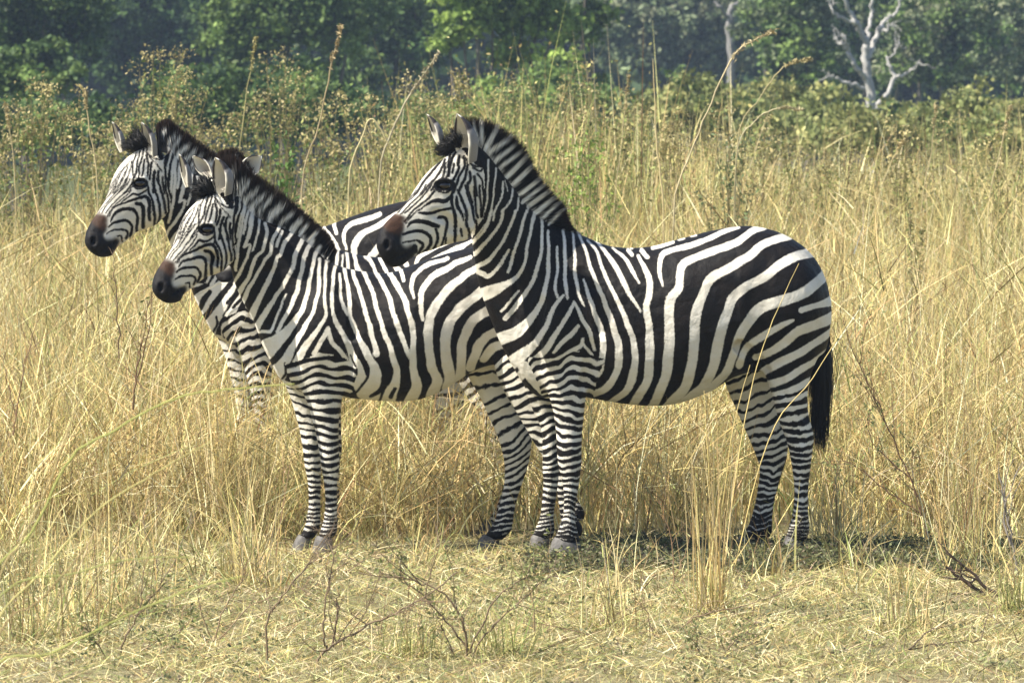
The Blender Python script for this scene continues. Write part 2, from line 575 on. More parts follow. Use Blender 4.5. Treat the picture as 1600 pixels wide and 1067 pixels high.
def band_field(u, v, line, per, frac, tilt, curve, hw, seed):
    """bands round a leg. line: (row, column) of its axis; per/frac/tilt/curve: (row, value) tables"""
    g = np.arange(300, 900, 1.0)
    ip = lambda t, y: np.interp(y, [a for a, _ in t], [b for _, b in t])
    ph = np.cumsum(1.0 / ip(per, g))
    xc = np.interp(v, [a for a, _ in line], [b for _, b in line])
    q = (u - xc) / hw
    uv = np.column_stack([u, v * .7])
    s = v + ip(tilt, v) * (u - xc) + ip(curve, v) * q * q + 3.2 * sines(uv, 5, 42, seed) + 1.0 * sines(uv, 4, 13, seed + 1)
    pp = np.interp(s, g, ph); fr = pp - np.floor(pp); p = ip(per, s)
    w = ip(frac, v) * (1 + .22 * sines(np.column_stack([u * .6, v]), 4, 24, seed + 2))
    return np.minimum(fr, 1 - fr) * p - w * p / 2

def coat_mat():
    n = NT('zebra_coat')
    tc = n.n('ShaderNodeTexCoord').outputs['Object']
    st = n.attr('stripe').outputs['Fac']
    mp = n.n('ShaderNodeMapping', {'Vector': tc, 'Scale': (1, 1, .35)}).outputs[0]
    hair = n.noise(330, 2, .6, mp)
    f = n.rng(n.math('ADD', st, n.math('MULTIPLY', n.math('SUBTRACT', hair, .5), 4.0)), -.75, .75)
    dirt = n.noise(6, 5, .65, tc)
    pale = n.mix(n.rng(dirt, .35, .75), (.80, .77, .70), (.63, .575, .47))
    pale = n.mix(n.math('MULTIPLY', hair, .35), pale, (.50, .46, .39))
    pale = n.mix(n.math('MULTIPLY', n.attr('brown_stripe').outputs['Fac'], .45), pale, (.34, .25, .17))  # brownish stripes of the coat itself, between the black ones
    dark = n.mix(n.rng(n.noise(14, 4, .6, tc), .35, .8), (.0045, .0042, .005), (.013, .009, .007))
    c = n.mix(f, dark, pale)
    c = n.mix(n.attr('muzzle').outputs['Fac'], c, (.008, .007, .0075))
    c = n.mix(n.math('MULTIPLY', n.attr('brown').outputs['Fac'], n.rng(n.noise(60, 3, .6, tc), .2, .8, .6, 1.0)), c, (.058, .028, .015))
    bump = n.math('ADD', n.math('ADD', n.noise(380, 2, .6, mp), n.math('MULTIPLY', n.noise(30, 3, .5, tc), 3.0)), n.math('MULTIPLY', n.noise(9, 2, .5, tc), 9.0))
    return n.done(n.bsdf(c, n.rng(hair, .3, .7, .45, .65), .16, bump, .45, .005))

def hair_mat(name):
    n = NT(name)
    c = n.attr('tint').outputs['Color']
    return n.done(n.bsdf(c, .6, .25))

M_COAT = coat_mat()
M_HAIR = hair_mat('mane_hair')
M_EAR = hair_mat('ear_skin')
_n = NT('eye_gloss'); M_EYE = _n.done(_n.bsdf((.012, .008, .006), .06, .6))
_n = NT('hoof_horn')
M_HOOF = _n.done(_n.bsdf(_n.ramp(_n.noise(40, 4, .6), [(.3, (.06, .055, .052)), (.7, (.17, .16, .15))]), .55, .3, _n.noise(90, 3), .4, .004))

def strands(roots, tips, width, r, bend=.02, segs=3, thick=None):
    """tapered hair ribbons -> verts, quads, along(0..1)"""
    n = len(roots)
    ax = tips - roots; L = np.linalg.norm(ax, axis=1, keepdims=True); ax = ax / np.maximum(L, 1e-6)
    rnd = r.normal(size=(n, 3)); side = np.cross(ax, rnd); side /= np.linalg.norm(side, axis=1, keepdims=True)
    nb = np.cross(ax, side) * (r.normal(size=(n, 1)) * bend)
    V = []; T = []
    for j in range(segs + 1):
        t = j / segs
        w = width * (1 - t) ** .6 if j < segs else width * .12
        c = roots + (tips - roots) * t + nb * (4 * t * (1 - t))
        V += [c - side * w / 2, c + side * w / 2]; T += [np.full(n, t)] * 2
    V = np.stack(V, 1).reshape(-1, 3); T = np.stack(T, 1).ravel()
    k = 2 * (segs + 1); base = np.arange(n)[:, None] * k
    q = np.concatenate([base + np.array([[2 * j, 2 * j + 1, 2 * j + 3, 2 * j + 2]]) for j in range(segs)], 0)
    return V, q, T

def make_ear(parent, base, tip, opening, width, colours, origin, cup=.75):
    """a cupped leaf of skin: pale lining, darker fur behind"""
    base = np.array(base); tip = np.array(tip); a = tip - base; L = np.linalg.norm(a); a = a / L
    o = np.array(opening, float); o -= a * (o @ a); o /= np.linalg.norm(o); s = np.cross(a, o)
    nt, ns = 22, 17
    prof = lambda t: np.interp(t, [0, .12, .35, .55, .75, .9, 1.0], [.55, .74, 1.0, .97, .72, .38, .04])
    def shell(off):
        V = []
        for t in np.linspace(0, 1, nt):
            w = width * .5 * prof(t); spread = np.interp(t, [0, .3, .7, 1], [2.5, 2.05, 1.75, 1.4])
            th = np.linspace(-spread, spread, ns)
            c = base + a * (t * L) + o * (-.10 * L * math.sin(t * 2.2) * .5)
            rr = max(w - off, .0006)
            V.append(c + (-o)[None] * (np.cos(th) * rr * cup)[:, None] + s[None] * (np.sin(th) * rr)[:, None])
        return np.concatenate(V)
    Vo, Vi = shell(0), shell(.004)
    i = np.arange(nt - 1)[:, None] * ns; k = np.arange(ns - 1)[None]
    Q = np.stack([i + k, i + k + 1, i + ns + k + 1, i + ns + k], -1).reshape(-1, 4)
    N = nt * ns
    rim = []
    for j in range(nt - 1):
        rim += [[j * ns, (j + 1) * ns, N + (j + 1) * ns, N + j * ns], [j * ns + ns - 1, N + j * ns + ns - 1, N + (j + 1) * ns + ns - 1, (j + 1) * ns + ns - 1]]
    t = np.repeat(np.linspace(0, 1, nt), ns); e = np.abs(np.tile(np.linspace(-1, 1, ns), nt))
    back, band, lining, deep = [np.array(c) for c in colours]
    co = np.where(((t > .62) & (t < .93))[:, None], band, back)
    co = np.where((t >= .93)[:, None], np.array((.75, .72, .66)), co)
    co = np.where((e > .9)[:, None] & (t < .6)[:, None], lining, co)
    d = np.clip(1.35 - e * 1.6, 0, 1) * np.clip(1.1 - t * 1.2, 0, 1) * np.clip(t * 4, 0.4, 1)
    ci = lining * (1 - d[:, None]) + deep * d[:, None]
    ci = np.where(((e > .80) & (t > .45))[:, None], band * 1.5, ci)
    ci = np.where((t > .93)[:, None], np.array((.75, .72, .66)), ci)
    return mesh_np('ear', np.concatenate([Vo, Vi]), [Q, Q[:, ::-1] + N, np.array(rim)], M_EAR, parent, {'tint': np.concatenate([co, ci])}, origin=origin)

EARC = ((.24, .225, .215), (.03, .025, .025), (.70, .66, .56), (.07, .045, .04))

def zebra(sp, label, vox=.0055):
    D0 = sp['D0']; mp = sp.get('map', lambda x, y: (x, y))
    r = np.random.default_rng(sp['seed'])
    def pt(px, py, dy): x, y = mp(px, py); return P(x, y, D0 + dy)
    dc = sp['dc']                                      # dy of the body's middle plane by column
    def ring(t, b, hw, dy, sq=2.0, dyb=None):
        T = pt(*t, dy); B = pt(*b, dy if dyb is None else dyb)
        return ((T + B) / 2, (T - B) / 2, np.array((0, hw, 0.0)), sq)
    root_c = pt(sp['base'][0], 862, 0); origin = np.array((root_c[0], D0, 0.0))
    root = empty('zebra', origin)
    tag(root, label, 'zebra', 'zebras standing together in the grass')
    lofts = []
    lofts.append((loft([ring(t, b, hw, dc(.5 * (t[0] + b[0])) + (ex[0][0] if ex else 0), 2.25) for t, b, hw, *ex in sp['trunk']]), .035))
    if 'head' in sp: lofts.append((loft([ring(t, b, hw, dy, 2.2) for t, b, hw, dy in sp['head']]), .030))
    for rings in sp.get('extra', []): lofts.append((loft(rings(pt)), .03))
    legs = sp['legs']
    for lg in legs:
        lofts.append((loft([ring((x1, y1), (x2, y2), hw, dy) for x1, y1, x2, y2, hw, dy in lg['rings']], 5, 28), .028))
    allv = np.concatenate([l[0][0] for l in lofts]); lo = allv.min(0) - .06; hi = allv.max(0) + .06
    sk = Skin(lo, hi, vox)
    for l, k in lofts: sk.add(l, k)
    for c, rad, k in sp.get('bulges', []): sk.add(ellipsoid(pt(*c), rad), k)
    sk.blur(2)
    for line, rad in sp.get('creases', []):              # folds and muscle edges on both flanks
        line = smooth_poly(line, 1, 6)[0]
        for i_, (cx, cy) in enumerate(line):
            k_ = math.sin(math.pi * (i_ + .5) / len(line)) ** .5; e = pt(cx, cy, -.2); y = sk.near(e[0], e[2])
            if abs(y - D0) < .6: sk.cut(ellipsoid((e[0], y - rad * (1.25 - .55 * k_), e[2]), (rad, rad, rad), 12), .022)
    eyes = []
    if 'eye' in sp:
        for sgn in (0,):
            e = pt(*sp['eye'], sp['eye_dy']); y = sk.near(e[0], e[2]); eyes.append((e[0], y, e[2]))
            sk.add(ellipsoid((e[0] - .004, y + .004, e[2] + .021), (.036, .014, .011)), .022)
            sk.add(ellipsoid((e[0] - .002, y + .006, e[2] - .020), (.030, .010, .007)), .016)
            sk.cut(ellipsoid((e[0], y - .004, e[2]), (.026, .012, .016)), .010)
    if 'nostril' in sp:
        e = pt(*sp['nostril'], sp['eye_dy']); y = sk.near(e[0], e[2])
        sk.add(ellipsoid((e[0] + .004, y + .008, e[2] - .004), (.026, .016, .03)), .02)
        sk.cut(ellipsoid((e[0], y - .004, e[2]), (.010, .014, .019)), .012)
        m = [pt(*q, sp['eye_dy']) for q in sp['mouth']]
        for a, b in zip(m[:-1], m[1:]):
            for t in np.linspace(0, 1, 5):
                c = a + (b - a) * t; y = sk.near(c[0], c[2])
                sk.cut(ellipsoid((c[0], y, c[2]), (.007, .008, .0035)), .005)
    V, Q = sk.mesh()
    # --- coat
    K = F / D0
    u = V[:, 0] * K + 800; v = HOR + (H - V[:, 2]) * K
    uv = np.column_stack([u, v])
    nd = sp['near']
    def flat(x, y):
        dy = np.interp(x, [a for a, _ in nd], [b for _, b in nd])
        q = pt(x, y, dy); return (q[0] * K + 800, HOR + (H - q[2]) * K)
    fl = lambda pts: np.array([flat(*p) for p in pts])
    wob = sp.get('wobble', 0)
    uvw = uv + (wob * np.column_stack([sines(uv, 5, 70, sp['seed'] + 5), sines(uv, 5, 70, sp['seed'] + 6)]) if wob else 0)
    uvw = uvw + np.column_stack([.8 * sines(uv, 6, 38, sp['seed'] + 7) + .3 * sines(uv, 5, 9, sp['seed'] + 9), .8 * sines(uv, 6, 34, sp['seed'] + 8) + .3 * sines(uv, 5, 8, sp['seed'] + 10)])
    hp = fl(sp['head_poly'])
    def field(q):
        f = np.full(len(q), -7.0)
        f[inside(q, hp)] = 7.0
        for sgn, lst in ((1, sp['pale']), (-1, sp['dark'])):
            for pts, w in lst:
                pts, w = smooth_poly(fl(pts), w)
                m = w.max() + 8; lo, hi = pts.min(0) - m, pts.max(0) + m
                s = np.where((q[:, 0] > lo[0]) & (q[:, 0] < hi[0]) & (q[:, 1] > lo[1]) & (q[:, 1] < hi[1]))[0]
                if not len(s): continue
                qq = q[s]; best = np.full(len(s), 1e9)
                for a, b, wa, wb in zip(pts[:-1], pts[1:], w[:-1], w[1:]):
                    d = b - a; L = max(float(d @ d), 1e-9)
                    t = np.clip(((qq - a) @ d) / L, 0, 1)
                    best = np.minimum(best, np.hypot(qq[:, 0] - a[0] - t * d[0], qq[:, 1] - a[1] - t * d[1]) - (wa + (wb - wa) * t))
                g = np.clip(-best, -7, 7)
                f[s] = np.maximum(f[s], g) if sgn > 0 else np.minimum(f[s], -g)
        return f
    f = field(uvw)
    brown_stripe = np.zeros(len(V))
    for i, lg in enumerate(legs):
        A = np.array(lg['rings']); pl = fl(np.column_stack([(A[:, 0] + A[:, 2]) / 2, (A[:, 1] + A[:, 3]) / 2]))
        top = fl(lg['top'])
        xs = np.interp(v, pl[:, 1], pl[:, 0]); hw = np.interp(v, pl[:, 1], np.abs(A[:, 2] - A[:, 0]) / 2)
        ysplit = D0 + np.interp(u, [0, 1600], [dc(0), dc(1600)])
        sel = (np.abs(u - xs) < hw * 1.25 + 5) & (v > np.interp(u, top[:, 0], top[:, 1])) & ((V[:, 1] < ysplit) == lg['near'])
        s = np.where(sel)[0]
        if len(s):
            f[s] = band_field(u[s], v[s], [(b, a) for a, b in pl], lg['per'], lg['frac'], lg['tilt'], lg['curve'], np.maximum(hw[s], 8), sp['seed'] * 10 + i)
    # dark knees and pasterns
    mz = np.clip(inside(uvw, fl(sp['muzzle'])) * 1.0, 0, 1) if 'muzzle' in sp else np.zeros(len(V))
    br = inside(uvw, fl(sp['brown'])) * 1.0 if 'brown' in sp else np.zeros(len(V))
    # soften the two masks over the mesh
    for _ in range(3):
        for arr in (mz, br):
            acc = np.zeros(len(V)); cnt = np.zeros(len(V))
            m4 = arr[Q].mean(1)
            for j in range(4): np.add.at(acc, Q[:, j], m4); np.add.at(cnt, Q[:, j], 1)
            arr[:] = acc / np.maximum(cnt, 1)
    mesh_np('body', V, Q, M_COAT, root, {'stripe': f, 'muzzle': mz, 'brown': br, 'brown_stripe': brown_stripe}, origin=origin)
    # --- hooves
    for lg in legs:
        (tl, tr, bl, brr) = lg['hoof']; dy = lg['rings'][-1][5]; hw = lg['rings'][-1][4]
        a = ring(tl, tr, hw * 1.02, dy); b = ring(bl, brr, hw * 1.35, dy)
        m = tuple(.5 * (p + q) for p, q in zip(a[:3], b[:3])) + (2.2,)
        up = (a[0] + (a[0] - b[0]) * .35, a[1] * .85, a[2] * .85, 2.0)
        Vh, Qh, Th = loft([up, a, m, b, (b[0] + np.array((0, 0, -.006)), b[1] * .96, b[2] * .96, 2.2)], 4, 24)
        mesh_np('hoof', Vh, [Qh, Th], M_HOOF, root, origin=origin)
    # --- eye
    for (ex, ey, ez) in eyes:
        Ve, Qe, Te = ellipsoid((ex, ey + .013, ez), (.0255, .019, .0185), 24)
        mesh_np('eye', Ve, [Qe, Te], M_EYE, root, origin=origin)
    # --- ears
    for base, tip, opening, width, *cu in sp['ears']:
        make_ear(root, pt(*base), pt(*tip), opening, width, EARC, origin, *cu)
    # --- mane, forelock and tail
    def hair(name, V, Qs, along, col_f, tipdark):
        q = np.column_stack([V[:, 0] * K + 800, HOR + (H - V[:, 2]) * K])
        g = np.clip(col_f(q) / 2.4 + .5, 0, 1)
        jit = 1 + .18 * sines(V, 6, .012, 3)
        c = g[:, None] * np.array((.88, .85, .78)) + (1 - g[:, None]) * np.array((.008, .007, .0065))
        c = c * jit[:, None]
        td = np.clip((along - tipdark) / .12, 0, 1)[:, None]
        c = c * (1 - td) + np.array((.026, .014, .009)) * jit[:, None] * td
        return mesh_np(name, V, Qs, M_HAIR, root, {'tint': np.clip(c, .003, .9)}, smooth=False, origin=origin)
    if 'crest' in sp:
        n = sp.get('n_mane', 9000)
        cr = catmull(np.array([pt(*c, d) for c, d in sp['crest']]), 12); ou = catmull(np.array([pt(*c, d) for c, d in sp['mane']]), 12)
        s = r.uniform(0, 1, n) * (len(cr) - 1.001); i = s.astype(int); t = (s - i)[:, None]
        c = cr[i] * (1 - t) + cr[i + 1] * t; o = ou[i] * (1 - t) + ou[i + 1] * t
        lat = r.uniform(-1, 1, n)[:, None]
        c = c - (o - c) * .12 + np.array((0, .022, 0)) * lat
        j = r.normal(size=(n, 3)) * np.array((.004, .004, .004))
        tip = c + (o - c) * (r.uniform(.80, 1.03, (n, 1)) ** 1.0) + j + np.array((0, .010, 0)) * lat
        Vm, Qm, tm = strands(c, tip, .0044, r, .003, 6)
        # hairs lie in tufts: the coat bands run on through them
        q0 = (c + (o - c) * .0)
        core = []
        ncr = len(cr)
        G = []
        for sgn in (-1, 1):
            for tt, th in ((-.25, .026), (.15, .02), (.5, .013), (.8, .003)):
                G.append(cr + (ou - cr) * tt + np.array((0, th * sgn, 0)))
        G = np.concatenate(G); Qc = []
        for sd in range(2):
            for row in range(3):
                a0 = (sd * 4 + row) * ncr; ii = np.arange(ncr - 1)
                Qc.append(np.stack([a0 + ii, a0 + ii + 1, a0 + ncr + ii + 1, a0 + ncr + ii], -1))
        Qc = np.concatenate(Qc); tc = np.concatenate([np.full(ncr, x) for x in (0, .15, .5, .8) * 2])
        hair('mane', np.concatenate([G, Vm]), [Qc, Qm + len(G)], np.concatenate([tc * .9, tm]), field, sp.get('tipdark', .80))
    for nm, n, ra, rb, ta, tb, wdt in sp.get('tufts', []):
        k = r.uniform(0, 1, (n, 1)); A0, A1, T0, T1 = (pt(*q) for q in (ra, rb, ta, tb))
        ro = A0 * (1 - k) + A1 * k + r.normal(size=(n, 3)) * .006
        k2 = np.clip(k + r.normal(size=(n, 1)) * .15, 0, 1)
        ti = T0 * (1 - k2) + T1 * k2; ti = ro + (ti - ro) * r.uniform(.55, 1.05, (n, 1)) + r.normal(size=(n, 3)) * .008
        Vm, Qm, tm = strands(ro, ti, wdt, r, .02, 4)
        hair(nm, Vm, Qm, tm, lambda q: np.full(len(q), -7.0), 2.0)
    return root
# ------------------------------------------------------------------ the four animals
def stretch_y(rings): return rings
per_front = [(540, 15), (600, 14), (650, 13), (700, 12), (750, 10), (800, 7.5), (850, 6)]
per_hind = [(580, 21), (620, 18), (660, 14), (700, 11), (760, 10), (800, 7.5), (850, 6)]
frac_a = [(540, .52), (640, .56), (700, .66), (760, .64), (800, .66), (820, .70), (834, .80), (842, 1.3), (870, 1.6)]
frac_b = [(540, .50), (640, .52), (700, .62), (760, .58), (800, .64), (820, .70), (834, .82), (842, 1.3), (870, 1.6)]
arch = [(540, -9), (600, -7), (640, 1), (680, 3), (720, 1), (760, -1), (860, -1)]
flat0 = [(500, 0), (900, 0)]

A = dict(D0=26.0, seed=11, base=(1050, 862), dc=lambda x: -.02 + (x - 870) * .0001,
  trunk=[((738, 222), (716, 296), .060, (-.25,)), ((757, 236), (731, 340), .076, (-.20,)), ((779, 262), (737, 372), .080, (-.155,)), ((800, 290), (740, 402), .084, (-.12,)),
         ((822, 318), (747, 440), .094, (-.085,)), ((842, 338), (763, 490), .116, (-.055,)), ((864, 351), (792, 556), .155, (-.025,)), ((884, 359), (838, 618), .195, (0,)),
         ((910, 368), (918, 622), .225), ((955, 385), (962, 629), .250), ((1010, 386), (1012, 634), .265), ((1060, 374), (1060, 630), .270), ((1110, 361), (1108, 612), .262),
         ((1160, 353), (1148, 588), .250), ((1205, 359), (1192, 578), .235), ((1244, 377), (1234, 575), .215), ((1275, 408), (1266, 565), .170), ((1293, 448), (1288, 548), .115), ((1298, 480), (1296, 520), .05)],
  head=[((732, 224), (748, 305), .070, -0.300), ((712, 234), (736, 368), .088, -0.340), ((690, 250), (713, 378), .098, -0.380), ((668, 269), (693, 384), .088, -0.415), ((650, 293), (673, 392), .070, -0.450),
        ((635, 316), (656, 396), .057, -0.480), ((620, 331), (644, 403), .050, -0.510), ((606, 344), (630, 414), .052, -0.535), ((595, 358), (614, 418), .050, -0.550), ((589, 376), (602, 412), .036, -0.560), ((588, 386), (595, 402), .018, -0.565)],
  legs=[dict(near=True, top=[(700, 560), (840, 560), (870, 560), (900, 548), (935, 560)], per=per_front, frac=frac_a, tilt=[(540, .3), (600, .2), (640, -.2), (690, -.1), (720, 0)], curve=arch,
             rings=[(838, 470, 930, 440, .05, -.12), (832, 530, 930, 500, .075, -.13), (842, 580, 926, 560, .075, -.14), (855, 612, 918, 600, .062, -.15), (864, 642, 914, 636, .05, -.15),
                    (869, 676, 910, 672, .045, -.15), (871, 706, 908, 702, .043, -.15), (873, 728, 908, 726, .042, -.15), (878, 752, 906, 752, .036, -.15), (880, 780, 902, 780, .031, -.15),
                    (879, 806, 899, 806, .030, -.15), (874, 824, 901, 826, .034, -.15), (869, 838, 905, 838, .036, -.15), (866, 848, 906, 850, .037, -.15)],
             hoof=((862, 846), (907, 850), (855, 871), (911, 866))),
        dict(near=False, top=[(700, 590), (900, 590)], per=per_front, frac=frac_a, tilt=[(540, 0), (640, .2), (660, .35), (690, .4), (740, .1), (800, 0)], curve=flat0,
             rings=[(805, 560, 865, 560, .055, .06), (818, 600, 868, 600, .055, .08), (832, 640, 872, 638, .048, .10), (845, 668, 874, 666, .043, .10), (848, 700, 873, 698, .041, .10),
                    (848, 728, 874, 726, .041, .10), (848, 752, 873, 752, .035, .10), (846, 780, 870, 780, .030, .10), (843, 806, 866, 806, .030, .10), (837, 826, 866, 828, .033, .10), (832, 838, 862, 842, .036, .10)],
             hoof=((829, 840), (859, 847), (825, 863), (854, 858))),
        dict(near=True, top=[(1100, 640), (1195, 625), (1262, 612), (1320, 605)], per=per_hind, frac=frac_a, tilt=[(580, .5), (640, .3), (680, .05), (720, -.15), (780, -.2), (815, 0)], curve=[(600, -3), (660, 4), (700, 5), (740, 2), (860, 0)],
             rings=[(1160, 440, 1296, 470, .07, .08), (1168, 500, 1294, 510, .09, .06), (1180, 550, 1279, 555, .09, .05), (1197, 590, 1266, 590, .074, .05), (1208, 625, 1262, 622, .058, .05), (1216, 655, 1264, 650, .05, .05),
                    (1227, 682, 1271, 678, .045, .05), (1234, 706, 1269, 704, .04, .05), (1238, 732, 1266, 732, .034, .05), (1240, 764, 1264, 764, .031, .05), (1238, 796, 1264, 796, .031, .05),
                    (1234, 818, 1265, 822, .034, .05), (1229, 834, 1262, 838, .036, .05), (1226, 842, 1254, 846, .036, .05)],
             hoof=((1225, 842), (1254, 847), (1220, 861), (1258, 861))),
        dict(near=False, top=[(1100, 570), (1300, 570)], per=[(560, 19), (640, 17), (690, 13), (720, 11), (800, 9), (850, 8)], frac=[(560, .28), (640, .36), (680, .46), (720, .58), (780, .66), (812, .74), (832, .9), (842, 1.5), (870, 1.6)],
             tilt=[(560, .45), (660, .42), (700, .2), (760, 0)], curve=[(560, 0), (680, 3), (740, 1)],
             rings=[(1125, 520, 1250, 530, .07, .26), (1126, 565, 1248, 572, .08, .28), (1134, 602, 1240, 605, .07, .30), (1148, 635, 1232, 632, .06, .30), (1160, 662, 1228, 658, .052, .30), (1174, 692, 1231, 690, .047, .30),
                    (1184, 716, 1228, 716, .042, .30), (1187, 735, 1223, 735, .037, .30), (1183, 762, 1216, 764, .033, .30), (1177, 790, 1210, 792, .033, .30), (1170, 818, 1207, 818, .035, .30), (1162, 832, 1204, 836, .037, .30), (1156, 841, 1188, 847, .037, .30)],
             hoof=((1153, 841), (1182, 850), (1146, 862), (1172, 862)))],
  bulges=[((868, 500, -.20), (.085, .07, .17), .06), ((1225, 470, -.13), (.13, .08, .17), .07), ((1060, 520, -.12), (.22, .13, .19), .06), ((717, 345, -.405), (.062, .03, .052), .05)],
  near=[(590, -.60), (640, -.53), (700, -.47), (740, -.33), (790, -.24), (860, -.24), (900, -.26), (1100, -.27), (1250, -.22), (1300, -.08)],
  head_poly=A_HEAD, muzzle=A_MUZZLE, brown=A_BROWN, pale=A_PALE, dark=A_DARK, eye=(694, 290), eye_dy=-.46, nostril=(606, 380), mouth=[(610, 407), (628, 398), (645, 389)],
  ears=[((734, 254, -.385), (711, 179, -.41), (-.80, -.58, .05), .108, .95), ((690, 226, -.24), (664.5, 179.5, -.24), (-.93, -.30, .05), .066)],
  crest=[((728, 226), -.29), ((757, 234), -.22), ((780, 264), -.175), ((799, 292), -.14), ((822, 320), -.105), ((842, 344), -.075), ((869, 357), -.035), ((900, 370), 0)],
  mane=[((722, 184), -.30), ((770, 190), -.22), ((815, 222), -.175), ((836, 260), -.14), ((862, 298), -.105), ((885, 324), -.075), ((893, 352), -.035), ((908, 368), 0)],
  tufts=[('forelock', 900, (718, 226, -.35), (704, 236, -.35), (706, 198, -.35), (674, 236, -.38), .004),
         ('tail', 1500, (1283, 520, .03), (1291, 528, .03), (1268, 690, .06), (1290, 702, .06), .0055)])

